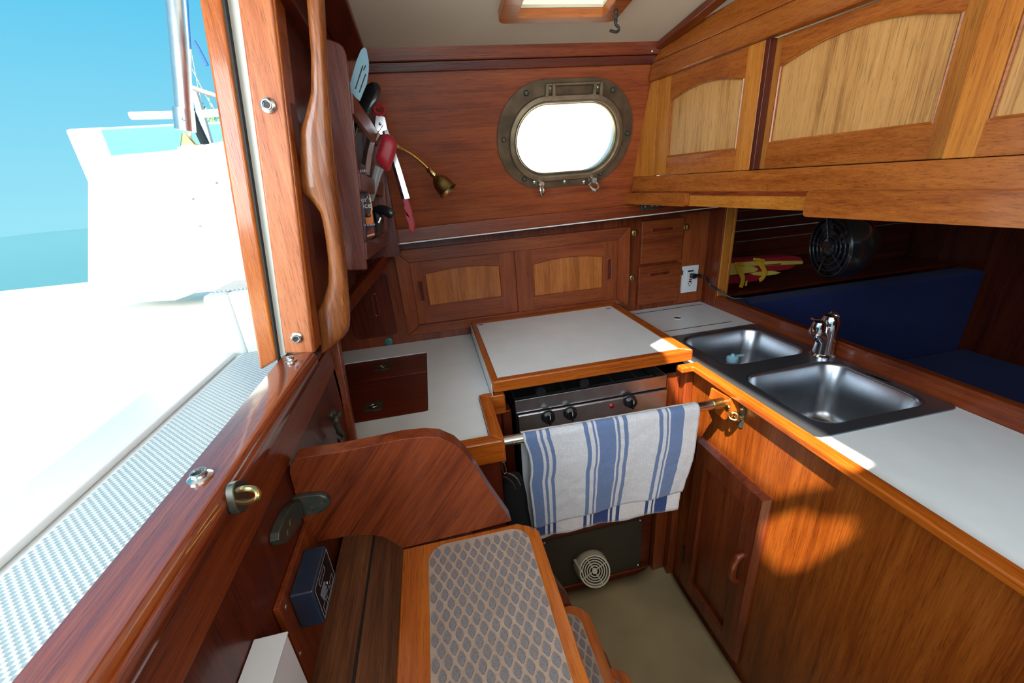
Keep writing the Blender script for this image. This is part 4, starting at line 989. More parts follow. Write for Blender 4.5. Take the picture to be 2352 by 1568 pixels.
tw1 = towel_mat('towel_reverse', (.66, .68, .72), (.135, .215, .41)); tw2 = towel_mat('towel_face', (.74, .73, .74), (.012, .045, .19))
towel = thing('dish_towel', 'white dish towel with blue stripes hung over the grab bar', 'towel', (.4, by, -.9))
def lerp(a, b, t): return a+(b-a)*t
def towel_sheet(prof, xl, xr, name, mat, amp=.004, seed=0, nx=90):
    """prof(v): (dy, z(u)) path; xl/xr functions of v"""
    m = MB(); m.uv = []; nv = len(prof)
    for j, (dy, za, zb_, v) in enumerate(prof):
        for i in range(nx+1):
            u = i/nx; x = lerp(xl(v), xr(v), u); z = lerp(za, zb_, u)
            w_ = amp*noise.noise(Vector((x*9+seed, v*2.2, seed)))*min(1, v*3)*2+.0018*noise.noise(Vector((x*40, v*14, seed)))
            w_ += .003*math.sin(u*17+seed)*v
            m.v.append(Vector((x, by+lerp(0, bar1.y-by, u)*(1-v*.6)+dy-abs(w_)*0-w_, z))); m.uv.append((u, v))
    for j in range(nv-1):
        for i in range(nx): a = j*(nx+1)+i; m.f.append((a, a+1, a+nx+2, a+nx+1))
    o = m.build(name, mat, towel, ang=180); s_ = o.modifiers.new('solid', 'SOLIDIFY'); s_.thickness = .0022; s_.offset = 0
    return o
zL = lambda x: bar0.z+(bar1.z-bar0.z)*(x-.10)/(.6)
R_ = .0150
tL, tR = PY(1201, 992, .805).x, PY(1598, 935, .815).x
ztl, ztr = zL(tL), zL(tR)
prof = []
for k in range(9):
    t = math.pi*(1-k/8.)                     # from the back over the bar to the front
    prof.append((R_*math.cos(t)*-1 if False else -R_*math.cos(t)*-1, 0, 0, 0))
front = []
for k in range(7):
    t = math.pi/2*(k/6); front.append((-R_*math.sin(t), ztl+R_*math.cos(t), ztr+R_*math.cos(t), 0.0))
fbl, fbr = PY(1228, 1213, .795), PY(1570, 1132, .795)
for k in range(1, 41):
    t = k/40; front.append((-R_-.005*math.sin(t*3), lerp(ztl, fbl.z, t), lerp(ztr, fbr.z, t), t))
flx = lambda v: lerp(tL+.0, PY(1228, 1210, .795).x, min(1, v*1.0)) + .012*math.sin(min(1, v*2.2)*math.pi)*0.8
frx = lambda v: lerp(tR, fbr.x, v**1.5)
towel_sheet(front, flx, frx, 'front_layer', tw1, .004, 1.3)
ubl, ubr = PY(1231, 1241, .803), PY(1558, 1171, .803)
und = [(-.004, lerp(ztl-.02, ubl.z, k/30), lerp(ztr-.02, ubr.z, k/30), k/30) for k in range(31)]
towel_sheet(und, lambda v: lerp(tL+.012, ubl.x, v), lambda v: lerp(tR-.008, ubr.x, v), 'under_layer', tw2, .0025, 4.1)
bbl = PY(1213, 1236, .85); back = []
for k in range(7):
    t = math.pi/2*(1-k/6); back.append((R_*math.cos(t)*1.0, ztl+R_*math.sin(t), ztr+R_*math.sin(t), 0.0))
for k in range(1, 31):
    t = k/30; back.append((R_+.012*math.sin(t*2.5), lerp(ztl, bbl.z, t), lerp(ztr, bbl.z+.03, t), t))
towel_sheet(back, lambda v: lerp(tL-.002, PY(1212, 1230, .85).x-.002, v), lambda v: lerp(tR, tR-.02, v), 'back_layer', plain('towel_plain', (.62, .64, .66), .9, bump=.5, bscale=300, sheen=.3), .004, 7.7)
# ================================================================== MITT AND RING BY THE STOVE
mi = thing('oven_mitt', 'black quilted oven mitt hanging in the gap left of the towel', 'mitt', PY(1185, 1190, .80))
zt2 = PY(1165, 1060, .80)
m = MB(); loops = []
for (y_, xa_, xb_) in ((1092, 1160, 1196), (1110, 1156, 1203), (1140, 1155, 1210), (1175, 1158, 1214), (1215, 1168, 1222), (1262, 1180, 1228), (1300, 1196, 1226)):
    a = PY(xa_, y_, .835); b = PY(xb_, y_, .835); c = (a+b)/2; hx = (b.x-a.x)/2; z = (a.z+b.z)/2
    loops.append([(c.x+hx*math.cos(t*math.pi/8), .835+.016*math.sin(t*math.pi/8), z) for t in range(16)])
m.loft(loops, True, True); m.build('body', M['matte_black'], mi, ang=70)
kr = thing('ring_clip', 'steel clip with curved rings hanging from the counter edge rail', 'clip', PY(1158, 1058, .79))
def K(x, y, Y=.79): return PY(x, y, Y)
m = MB(); m.torus(K(1157, 1056), (.3, -1, .2), .0055, .0014, 16, 6); m.build('eye', M['tin'], kr)
m = MB(); m.tube(smooth([K(1152, 1060), K(1153, 1075), K(1158, 1087), K(1163, 1084), K(1160, 1068), K(1156, 1062)], 4), .0013, 6); m.build('clip', M['tin'], kr)
for pp in ([(1163, 1085), (1176, 1090), (1188, 1100), (1195, 1114)], [(1155, 1094), (1166, 1099), (1176, 1108), (1184, 1122)]):
    m = MB(); m.tube(smooth([K(*c, .785) for c in pp], 5), .0018, 6); m.build('ring', M['tin'], kr)
# ================================================================== BOLT LATCH on the sink cabinet
a, b = KF.h(1704, 955, .0); q = KF.P(a, b, 0); a = -q.y; b = q.z
lt = thing('eye_bolt_latch', 'brass eye bolt latch on a small plate at the top of the sink cabinet', 'latch', (XR, -a, b))
m = MB(); m.plate(KF, rrect(a-.011, a+.011, b-.034, b+.030, .008, 4), (), .003, .0002); m.build('plate', M['verdigris'], lt)
m = MB(); m.lathe(KF.P(a, b-.004, .003), (-1, 0, 0), [(.008, 0), (.007, .006), (.010, .010), (.010, .016), (.006, .02)], 16); m.build('stud', M['brass'], lt)
m = MB(); m.torus(KF.P(a-.001, b+.004, .024), (-.35, -.5, .8), .010, .0042, 22, 8); m.build('eye', M['brass'], lt)
m = MB(); m.lathe(KF.P(a, b+.022, .003), (-1, 0, 0), [(.0045, 0), (.003, .003)], 10); m.build('screw', M['tin'], lt)
# ================================================================== FAUCET, BOTTLE
fb = Vector((1.100, .902, CZ+.004))
fa = thing('faucet', 'chrome single lever faucet at the back of the sink', 'faucet', fb)
m = MB(); m.lathe(fb, (0, 0, 1), [(.034, 0), (.034, .006), (.029, .012)], 28); m.build('base_ring', M['chrome'], fa)
tp = PY(1907, 765, fb.y); 
m = MB(); m.lathe(fb+Vector((0, 0, .010)), (.03, 0, 1), [(.027, 0), (.025, .03), (.024, .07), (.0245, .085), (.024, .10), (.018, .115), (.008, .121)], 28); m.build('body', M['chrome'], fa)
s0 = fb+Vector((-.010, 0, .055)); 
sp0 = [fb+Vector((-.008, 0, .050)), fb+Vector((-.030, -.004, .072)), fb+Vector((-.052, -.008, .088)), PY(1880, 752, fb.y-.02)]
m = MB(); m.tube(smooth(sp0, 5), [.017+.0*i for i in range(16)], 16); m.build('spout', M['chrome'], fa)
e_ = sp0[-1]
m = MB(); m.lathe(e_+Vector((0, 0, .010)), (-.1, 0, -1), [(.006, -.010), (.015, -.006), (.018, .004), (.018, .022), (.0165, .024), (.0165, .030), (.012, .030)], 22); m.build('aerator', M['chrome'], fa)
hd = smooth([fb+Vector((.022, 0, .105)), fb+Vector((.008, 0, .132)), PY(1900, 742, fb.y), PY(1883, 735, fb.y), PY(1866, 732, fb.y)], 6)
m = MB(); m.tube(hd, [lerp(.016, .006, i/(len(hd)-1)) for i in range(len(hd))], 12, flat=.45, up=(0, 1, 0)); m.build('lever', M['chrome'], fa)
bz_ = CZ-.15+.0006
bp = PZ(1681, 832, CZ-.06); bot = Vector((bp.x, bp.y, bz_))
bo = thing('squeeze_bottle', 'clear squeeze bottle with pale blue flip cap standing in the far sink bowl', 'bottle', bot)
m = MB(); m.lathe(bot, (0, 0, 1), [(.028, 0), (.031, .004), (.031, .06), (.027, .075), (.016, .088), (.015, .094)], 24); m.build('body', M['clear'], bo)
m = MB(); m.lathe(bot+Vector((0, 0, .0945)), (0, 0, 1), [(.018, 0), (.018, .014), (.012, .018), (.006, .019), (.005, .026), (.003, .026)], 24); m.build('cap', M['bluesil'], bo)
m = MB(); c0 = bot+Vector((.017, .002, .108)); m.box(c0.x, c0.x+.026, c0.y-.006, c0.y+.006, c0.z, c0.z+.0035); m.build('flip_lid', M['bluesil'], bo, bevel=.001)
# ================================================================== SALOON BEYOND
sb2 = thing('back_cushion', 'dark blue settee back cushion in the saloon beyond the sink', 'cushion', (1.9, 1.6, -1.0))
m = MB(); m.box(1.185, 2.74, 1.50, 1.62, -1.05, -.60); m.build('cushion', M['blue'], sb2, bevel=.02, seg=4)
sb3 = thing('seat_cushion', 'dark blue settee seat cushion below the back cushion', 'cushion', (1.9, 1.2, -1.2))
m = MB(); m.box(1.185, 2.74, .80, 1.49, -1.14, -1.02); m.build('cushion', M['blue'], sb3, bevel=.02, seg=3)
m = MB(); m.box(1.185, 2.74, .82, 1.50, -1.451, -1.145); o = m.build('saloon_bench', wood('deep', 'X')); tag(o, 'dark wooden base under the saloon seat', 'settee')
# slatted hull ceiling behind
SLY = 1.90
hs = thing('hull_ceiling_slats', 'dark wooden hull slats with pale gaps behind the settee', 'slats', (1.9, SLY, -.55))
ys_ = [PY(1700, y, SLY).z for y in (484, 506, 530.5, 555, 580, 602, 624, 648)]
zs_ = [ys_[0]+(.045)*2, ys_[0]+.045]+ys_+[ys_[-1]-.045*k for k in range(1, 4)]
for k, (za, zb_) in enumerate(zip(zs_, zs_[1:])):
    g = .0065 if k in (2, 3, 4) else (.0018 if k in (5, 6, 7) else .001)
    m = MB(); m.box(1.185, 2.74, SLY-.008, SLY+.006, zb_+g/2, za-g/2); m.build('slat', wood('deep', 'X'), hs, bevel=.001)
m = MB(); m.box(1.185, 2.74, SLY+.0062, SLY+.012, zs_[-1], zs_[0]); m.build('pale_backing', plain('pale_backing', (.9, .92, .88), .6), hs)
# shelf that carries the life vest
VZ = PY(1740, 655, 1.72).z
m = MB(); m.box(1.185, 2.74, 1.64, SLY-.009, -.598, -.585); o = m.build('saloon_shelf', wood('deep', 'X')); tag(o, 'dark shelf along the hull above the blue settee back', 'shelf')
lv = thing('life_vest', 'folded red and yellow life vest with amber straps lying by the hull', 'life vest', PY(1745, 650, 1.72))
def pad(pp, Y, th, nm, mat, r=.006):
    f_ = Fr((0, Y, 0), (1, 0, 0), (0, 0, 1)); m = MB(); m.plate(f_, [f_.h(*c) for c in pp][::-1], (), 0, -th); return m.build(nm, mat, lv, bevel=r, seg=3)
pad([(1668, 602), (1700, 597), (1760, 592), (1820, 587), (1838, 590), (1846, 598), (1846, 604), (1800, 606), (1740, 610), (1668, 612)], 1.70, .07, 'red_upper', M['redfab'])
pad([(1668, 606), (1730, 600), (1843, 598.5), (1847, 602), (1843, 607), (1740, 611), (1668, 618)], 1.694, .08, 'yellow_edge', M['yelfab'], .004)
pad([(1668, 616), (1740, 610), (1800, 608), (1830, 609), (1815, 618), (1790, 622), (1740, 625), (1668, 630)], 1.70, .07, 'red_middle', M['redfab'])
pad([(1668, 612), (1730, 611), (1745, 618), (1735, 626), (1668, 634)], 1.692, .08, 'yellow_panel', M['yelfab'])
pad([(1730, 625), (1775, 622), (1796, 626), (1780, 631), (1755, 634), (1730, 632)], 1.695, .06, 'yellow_tab', M['yelfab'], .003)
pad([(1668, 634), (1740, 629), (1762, 636), (1740, 645), (1700, 650), (1668, 652)], 1.70, .07, 'red_lower', M['redfab'])
for l in ([(1693, 604), (1698, 620), (1706, 636), (1705, 650), (1701, 660)], [(1740, 596), (1750, 610), (1757, 625), (1752, 638), (1744, 643)]):
    for_ = smooth([PY(x, y, 1.683) for x, y in l], 4); m = MB(); m.tube(for_, .012, 8, flat=.15, up=(1, 0, 0)); m.build('strap', M['strap'], lv)
for l in ([(1690, 605), (1708, 609)], [(1732, 595), (1754, 598)]):
    m = MB(); m.tube([PY(*l[0], 1.683), PY(*l[1], 1.683)], .007, 8); m.build('strap_loop', M['strap'], lv)
m = MB(); p = PY(1714, 650, 1.685); m.box(p.x-.004, p.x+.004, 1.683, 1.687, p.z-.014, p.z+.012); m.build('zip_pull', M['strap'], lv)
# fan ---------------------------------------------------------------------
fc = ray(1903, 568).normalized()*1.70; fax = Vector((-.93, -.62, .10)).normalized()
fn = thing('cabin_fan', 'round black cabin fan with ring grille mounted beyond the sink', 'fan', fc)
fax = (Vector((-.95, .25, -.06))).normalized()
FR = .098
m = MB(); m.lathe(fc, -fax, [(FR, 0), (FR+.004, .004), (FR+.004, .05), (FR*.8, .09), (FR*.45, .13), (.02, .15)], 40, False, True); m.build('housing', M['black'], fn)
m = MB(); m.lathe(fc, -fax, [(FR-.004, .030), (FR-.004, .034)], 32); m.build('dark_inside', M['void'], fn)
for R in (.094, .076, .056, .038):
    m = MB(); m.torus(fc, fax, R, .0026, 40, 6); m.build('grille_ring', M['black'], fn)
m = MB(); m.lathe(fc-fax*.004, fax, [(.030, 0), (.030, .008), (.024, .014), (.010, .017)], 28); m.build('hub', M['black'], fn)
fx = Vector((0, 0, 1)); fx = (fx-fax*fx.dot(fax)).normalized(); fy_ = fax.cross(fx)
for k in range(5):
    t = k*2*math.pi/5+.3; d = fx*math.cos(t)+fy_*math.sin(t); m = MB(); m.tube([fc+d*.025, fc+d*.096], .003, 6); m.build('spoke', M['black'], fn)
for k in range(4):
    t = k*math.pi/2+.6; d = fx*math.cos(t)+fy_*math.sin(t); e2 = fax.cross(d)
    m = MB(); m.loft([[fc-fax*.012+d*r_+e2*w1-fax*dz1 for (w1, dz1) in ((-.018, .006), (.018, -.004), (.018, -.002), (-.018, .008))] for r_ in (.02, .09)], True, True); m.build('blade', M['boxblue'], fn)
m = MB(); m.tube([fc-fax*.08+Vector((0, 0, .05)), Vector((1.215, fc.y, -.0785))], .010, 10); m.build('mount', M['black'], fn)
# ================================================================== FITTINGS ON THE AFT BULKHEAD
AB = Fr((XBH+.0002, 0, 0), (0, 1, 0), (0, 0, 1))                 # u = Y, v = z, n = +X
def abp(l, c=0): return [AB.h(x, y, c) for x, y in l]
def ccw(p):
    a = sum(p[i-1][0]*p[i][1]-p[i][0]*p[i-1][1] for i in range(len(p))); return p if a > 0 else p[::-1]
AB0 = AB; AB = Fr((xi+.0002, 0, 0), (0, 1, 0), (0, 0, 1))
er = thing('ring_plate_hook', 'bronze eye plate with a projecting ring below the sill', 'ring', AB.P(*AB.h(548, 1140)))
pl_ = ccw(abp([(549, 1102), (558, 1104), (565, 1115), (567, 1140), (565, 1165), (557, 1176), (546, 1180), (538, 1172), (532, 1150), (529, 1130), (532, 1112), (540, 1104)], .006))
m = MB(); m.plate(AB, pl_, (), .009, .0); m.build('plate', M['verdigris'], er, bevel=.0025)
m = MB()
rpts = smooth([AB.P(*AB.h(545, 1126, .009), .009), AB.P(*AB.h(565, 1121, .03), .028), PX(583, 1123, xi+.040), PX(594, 1134, xi+.046), PX(588, 1147, xi+.042), PX(568, 1153, xi+.026), AB.P(*AB.h(545, 1151, .009), .009)], 5)
m.tube(rpts, .0031, 10); m.build('ring', M['oldbrass'], er)
AB = AB0
bk = thing('step_bracket', 'heavy dark bronze bracket tying the steps to the bulkhead', 'bracket', AB.P(*AB.h(665, 1200)))
a_ = ccw(abp([(661, 1168), (648, 1195), (638, 1222), (637, 1240), (644, 1249), (656, 1247), (672, 1228), (689, 1202), (694, 1178), (692, 1155), (678, 1150)], .010))
m = MB(); m.plate(AB, a_, (), .012, .0); m.build('bulkhead_plate', M['verdigris'], bk, bevel=.003)
c_ = ccw([tf.h(x, y, .008) for x, y in ((664, 1152), (672, 1143), (698, 1138), (738, 1135), (752, 1140), (759, 1152), (752, 1167), (732, 1178), (698, 1183), (690, 1176), (676, 1170))])
m = MB(); m.plate(tf, c_, (), .010, .0005); m.build('cheek_plate', M['verdigris'], bk, bevel=.003)
for x, y in ((742, 1150), (712, 1170)):
    a, b = tf.h(x, y, .010); m = MB(); m.torus(tf.P(a, b, .0102), tf.n, .0055, .0009, 18, 6); m.build('screw_ring', M['bronze'], bk)
for x, y in ((662, 1222), (668, 1200)):
    a, b = AB.h(x, y, .012); m = MB(); m.lathe(AB.P(a, b, .012), AB.n, [(.0055, 0), (.004, .0012)], 12); m.build('screw', M['bronze'], bk)
# cast hook
hk2 = thing('swivel_hook', 'small dark bronze swivel hook hanging on the bulkhead next to the countertop', 'hook', AB.P(*AB.h(766, 950)))
a, b = AB.h(763, 953); m = MB(); m.lathe(AB.P(a, b, 0), AB.n, [(.013, 0), (.013, .004), (.009, .006), (.006, .012), (.007, .016), (.004, .018)], 18); m.build('base', M['verdigris'], hk2)
pts = smooth([AB.P(a, b, .012), PX(772, 958, XBH+.020), PX(773, 972, XBH+.020), PX(778, 990, XBH+.018), PX(786, 998, XBH+.018), PX(787, 1006, XBH+.019), PX(781, 1014, XBH+.019), PX(777, 1008, XBH+.019)], 5)
m = MB(); m.tube(pts, [.0052+.0012*math.sin(i*1.7) if i < 20 else .0028 for i in range(len(pts))], 8); m.build('hook', M['verdigris'], hk2)
# wood plate with the dark blue control box
ztp = PX(666, 1322, XBH+.008).z; zt_p = (PX(692, 1250, XBH+.008).z+PX(640, 1395, XBH+.008).z)/2
yn = PX(640, 1395, XBH+.008).y
wpt = thing('mounting_plate', 'thin mahogany plate screwed to the bulkhead behind the control box', 'plate', (XBH, yn+.05, -.62))
m = MB(); m.box(XBH+.0003, XBH+.008, yn, .539, -.619, zt_p); m.build('board', wood('red', 'Z'), wpt, bevel=.001)
for px in ((657, 1393), (690, 1500)):
    q = PX(*px, XBH+.008); m = MB(); m.lathe(q, (1, 0, 0), [(.0035, 0), (.0025, .0012)], 10); m.build('screw', M['steel'], wpt)
XF = XBH+.039
tops = [PX(750, 1243, XF), PX(721, 1346, XF)]; bots = [PX(771, 1334, XF), PX(741, 1437, XF)]
zt3 = (tops[0].z+tops[1].z)/2; zb3 = (bots[0].z+bots[1].z)/2; yf3 = (tops[0].y+bots[0].y)/2; yn3 = (tops[1].y+bots[1].y)/2
cb_ = thing('control_box', 'dark blue plastic control box with a printed black face', 'box', (XBH+.01, (yf3+yn3)/2, zb3))
m = MB(); m.box(XBH+.0085, XF, yn3, yf3, zb3, zt3); m.build('case', M['boxblue'], cb_, bevel=.003)
FF = Fr((XF, (yn3+yf3)/2, (zb3+zt3)/2), (0, 1, 0), (0, 0, 1)); wy, hz_ = (yf3-yn3)/2-.003, (zt3-zb3)/2-.003
m = MB(); m.plate(FF, rrect(-wy, wy, -hz_, hz_, .002, 2), (), .0006, .0); m.build('label', M['screen'], cb_)
pr = MB()
def frame_line(a0, a1, b0, b1, w=.0004):
    pr.plate(FF, [(a0, b0), (a1, b0), (a1, b1), (a0, b1)], [[(a0+w, b0+w), (a1-w, b0+w), (a1-w, b1-w), (a0+w, b1-w)]], .0009, .0006)
frame_line(-wy+.001, wy-.001, -hz_+.001, hz_-.001, .0006)
frame_line(-wy*.5, wy*.3, hz_*.45, hz_*.75)
for k in range(3): frame_line(-wy*.8+k*wy*.55, -wy*.8+k*wy*.55+wy*.42, -hz_*.85, -hz_*.45)
for k in range(7): pr.plate(FF, [(wy*(-.7+.02*k), hz_*(.2-.09*k)), (wy*(-.1+.05*(k % 3)), hz_*(.2-.09*k)), (wy*(-.1+.05*(k % 3)), hz_*(.2-.09*k)+.0006), (wy*(-.7+.02*k), hz_*(.2-.09*k)+.0006)], (), .0009, .0006)
o = pr.build('print', M['print'], cb_); o['kind'] = 'stuff'
m = MB(); m.lathe(FF.P(.004, -.006, .0006), FF.n, [(.002, 0), (.0015, .0005)], 12); m.build('logo_drop', M['white'], cb_)
# white box
c1 = PZ(572, 1471, -.45); c2_ = PZ(658, 1454, -.45)
wbx = thing('white_card_box', 'white card box with a folded lid at the foot of the bulkhead', 'box', (XBH+.02, .2, -.62))
xr_ = c2_.x; yf_ = (c1.y+c2_.y)/2
m = MB(); m.box(XBH+.001, xr_, .05, yf_, -.619, -.452); m.build('body', M['paper'], wbx, bevel=.0012)
m = MB(); m.box(XBH+.001, xr_+.0012, .049, yf_+.001, -.452, -.4495); m.build('lid_flap', M['paper'], wbx, bevel=.0008)

# ================================================================== UTENSIL RACK
RY0, RY1 = .985, 1.322
rk = thing('utensil_rack', 'plum brown wooden utensil rack with three rails on the bulkhead', 'rack', (-.18, 1.15, -.15))
def ypl(Y): return Fr((0, Y, 0), (1, 0, 0), (0, 0, 1))
def outline(l, Y): f_ = ypl(Y); return ccw([f_.h(*c) for c in l])
m = MB(); m.plate(ypl(.972), outline([(742, 88), (757, 90), (776, 97), (787, 106), (793, 120), (799, 155), (843, 620), (796, 621), (775, 560), (745, 200)], .972), (), 0, -.013); m.build('side_panel', wood('plum', 'Z'), rk, bevel=.003)
m = MB(); m.plate(ypl(1.322), outline([(838, 246), (855, 243), (868, 250), (876, 268), (880, 330), (893, 562), (850, 590), (832, 300)], 1.322), (), 0, -.012); m.build('side_panel', wood('plum', 'Z'), rk, bevel=.003)
for (a, b, c, d) in (((811, 214), (813.5, 262), (868.4, 335), (875, 312)), ((828, 397), (830, 437.5), (880, 450), (881, 420)), ((842, 557), (845, 596), (890, 560), (890, 532))):
    n0, n1, f0_, f1_ = PY(*a, .975), PY(*b, .975), PY(*c, 1.320), PY(*d, 1.320)
    th = Vector((.011, 0, 0)); m = MB()
    f0_.y = f1_.y = 1.3205; m.loft([[n1-th, n1, n0, n0-th], [f0_-th, f0_, f1_, f1_-th]], True, True); m.build('rail', wood('plum', 'Y'), rk, bevel=.0015)
n1 = PY(844, 590, .985); f1_ = PY(888, 556, 1.32)
m = MB(); m.loft([[n1+Vector((-.012, 0, 0)), n1+Vector((-.075, 0, 0)), n1+Vector((-.075, 0, .006)), n1+Vector((-.012, 0, .006))], [f1_+Vector((-.012, 0, 0)), f1_+Vector((-.08, 0, 0)), f1_+Vector((-.08, 0, .006)), f1_+Vector((-.012, 0, .006))]], True, True)
m.build('bottom_shelf', wood('plum', 'Y'), rk)
def yslab(name, mat, par, px, Y, th=.004, bevel=.0012, holes=()):
    f_ = ypl(Y); m = MB(); m.plate(f_, ccw([f_.h(*c) for c in px]), [[f_.h(*c) for c in h_] for h_ in holes], 0, -th); return m.build(name, mat, par, bevel=bevel)
# blue turner
tu = thing('slotted_turner', 'pale blue slotted turner standing in the utensil rack', 'spatula', PY(815, 260, 1.06))
def slot(a, b, w_=1.6): return [(a[0]-w_, a[1]), (a[0]+w_, a[1]), (b[0]+w_, b[1]), (b[0]-w_, b[1])]
yslab('blade', M['bluesil'], tu, [(801, 214), (804, 190), (818, 140), (829, 114), (836, 108), (842, 113), (847, 140), (847, 160), (843, 190), (826, 232), (812, 220)], 1.06, .005, .0015,
      [slot((839.5, 150), (835, 161), 1.2), slot((833, 151), (816, 204), 1.3), slot((839.5, 170), (825, 212), 1.3)])
m = MB(); m.tube([PY(812, 218, 1.063), PY(797, 330, 1.063)], .006, 10); m.build('handle', M['bluesil'], tu)
bsn = thing('black_spoon', 'black plastic spoon leaning in the rack behind the blue turner', 'spoon', PY(840, 260, 1.12))
m = MB(); pth = smooth([PY(864, 190, 1.13), PY(857, 205, 1.125), PY(845, 230, 1.12), PY(832, 258, 1.12), PY(820, 285, 1.12), PY(806, 330, 1.12)], 4)
rr = [.004, .010, .014, .017, .019, .020, .021, .021, .020, .019, .018, .016, .013, .011, .009, .007, .007, .007, .007, .007, .007]
m.tube(pth, rr[:len(pth)]+[.007]*(len(pth)-len(rr)), 12, flat=.35, up=(1, 0, .4)); m.build('body', M['black'], bsn)
# tongs
tg = thing('kitchen_tongs', 'steel tongs with red tips and red ring hooked over the rack rail', 'tongs', PY(870, 255, 1.27))
TY = 1.27
m = MB(); m.torus(PY(870.5, 252.5, TY), (.1, -1, 0), .0115, .0048, 24, 8, sq=1.15); m.build('ring', M['redsil'], tg)
yslab('left_plate', M['steel'], tg, [(863, 263), (877, 265), (880, 285), (872, 300), (866, 303), (860, 288)], TY-.002, .004)
yslab('right_plate', M['steel'], tg, [(877, 265), (884, 268), (891, 305), (874, 310), (868, 304), (878, 290)], TY+.003, .004)
m = MB(); m.lathe(PY(873, 284.5, TY-.002), (0, -1, 0), [(.004, 0), (.003, .003), (.001, .004)], 12); m.build('rivet', M['chrome'], tg)
m = MB(); aL = [PY(866, 303, TY), PY(852, 322, TY), PY(845, 350, TY), PY(838, 400, TY)]
m.tube(aL, [.010, .011, .012, .012], 4, flat=.5); m.build('arm', M['steel'], tg)
m = MB(); aR = [PY(884, 300, TY-.015), PY(897, 340, TY-.02), PY(914, 395, TY-.02), PY(932, 457, TY-.02)]
m.tube(aR, [.009, .011, .012, .013], 4, flat=.5, up=(.8, -.4, 0)); m.build('arm', M['steel'], tg)
yslab('red_tip', M['redsil'], tg, [(923, 457), (937, 456), (944, 475), (953, 515), (952, 532), (946, 536), (938, 524), (936, 510), (930, 498), (931, 487), (925, 478), (927, 470)], TY-.022, .014, .003)
# red spatula
rs = thing('red_spatula', 'red silicone spatula with clear handle sticking up from the rack', 'spatula', PY(885, 350, 1.17))
f_ = ypl(1.165); hp2 = ccw([f_.h(*c) for c in ((877.6, 312), (884, 307.5), (891, 307), (901, 313), (910, 324), (912, 333), (908, 355), (896, 389), (890, 394.6), (882, 391), (865, 373), (862.4, 361), (873, 328))])
cxh = sum(p[0] for p in hp2)/len(hp2); cyh = sum(p[1] for p in hp2)/len(hp2)
def scl(k): return [(cxh+(p[0]-cxh)*k, cyh+(p[1]-cyh)*k) for p in hp2]
m = MB(); m.loft([[f_.P(a, b, c) for a, b in scl(k)] for k, c in ((.80, -.010), (.95, -.007), (1, -.002), (.97, .003), (.80, .008), (.4, .0095))], True, True); m.build('head', M['redsil'], rs, ang=60)
m = MB(); m.tube([PY(872, 384, 1.165), PY(866, 402, 1.165), PY(859, 430, 1.165), PY(851, 460, 1.165)], [.012, .0105, .009, .008], 10, flat=.6); m.build('handle', M['clear'], rs)
# coffee packet
def text_mesh(txt, size, fr, a, b, c, mat, par, name='lettering', rot=0.0):
    cu = bpy.data.curves.new('t', 'FONT'); cu.body = txt; cu.size = size; cu.extrude = .0002; cu.align_x = 'CENTER'; cu.align_y = 'CENTER'
    to = bpy.data.objects.new('t', cu); COL.objects.link(to); bpy.context.view_layer.update()
    me = bpy.data.meshes.new_from_object(to.evaluated_get(bpy.context.evaluated_depsgraph_get())); bpy.data.objects.remove(to, do_unlink=True)
    base = BASE[par.name]; R = Matrix((( fr.u.x, fr.v.x, fr.n.x), (fr.u.y, fr.v.y, fr.n.y), (fr.u.z, fr.v.z, fr.n.z)))
    for v in me.vertices: v.co = fr.P(a, b, c)-base + R @ (Matrix.Rotation(rot, 3, 'Z') @ v.co)
    me.materials.clear(); me.materials.append(mat); o = bpy.data.objects.new(name, me); COL.objects.link(o); BASE[o.name] = base; o.parent = par; return o
ck = thing('coffee_packet', 'dark brown and orange coffee packet in the bottom of the rack', 'packet', PY(848, 550, 1.07))
kY = 1.065; f_ = ypl(kY)
mc = [plain('packet_brown', (.055, .012, .010), .4), plain('packet_orange', (.75, .20, .02), .4), plain('packet_gold', (.80, .55, .18), .4), plain('packet_red', (.22, .01, .01), .4), plain('packet_grey', (.10, .13, .17), .4)]
body = ccw([f_.h(*c) for c in ((823, 372), (836, 378), (862, 541), (839, 557), (830, 470))])
m = MB(); m.plate(f_, body, (), 0, -.028); m.build('box', mc[0], ck, bevel=.001)
def band(px, mat, nm, c=.0008): m = MB(); m.plate(f_, ccw([f_.h(*q_) for q_ in px]), (), c, 0.0001); return m.build(nm, mat, ck)
band([(847, 445), (850, 446), (857, 500), (858, 512), (842, 515), (839, 500), (850, 492), (853, 475)], mc[1], 'orange_swirl')
band([(848.5, 447), (850, 447), (856, 480), (854, 490), (852, 470)], mc[2], 'gold_arc', .0012)
band([(842, 531), (859, 523), (861, 540), (842, 548)], mc[3], 'red_base')
band([(843, 540), (860, 535.5), (860.5, 539), (843.5, 543.5)], mc[2], 'gold_strip', .0012)
band([(829, 436), (835, 440), (841, 556), (837, 558), (832, 520)], mc[4], 'grey_side', .0013)
bean = f_.h(846, 495); m = MB(); m.ball(f_.P(bean[0], bean[1], .001), .007, 10, (1, .25, .7)); m.build('bean_print', mc[0], ck)
for txt, px, s_ in (("er's", (841, 458), .017), ('ice', (843, 472), .018), ('SE BLEND', (849, 516), .0062), ('BLEND', (831, 393), .0075)):
    a, b = f_.h(*px); text_mesh(txt, s_, f_, a, b, .0012, M['white'], ck)
bh = thing('black_handled_peeler', 'black glossy handled utensil lying in the bottom of the rack', 'utensil', PY(872, 520, 1.15))
m = MB(); pth = smooth([PY(861, 484, 1.15), PY(872, 482, 1.14), PY(886, 485, 1.13), PY(897, 491, 1.125), PY(903, 496, 1.125)], 4)
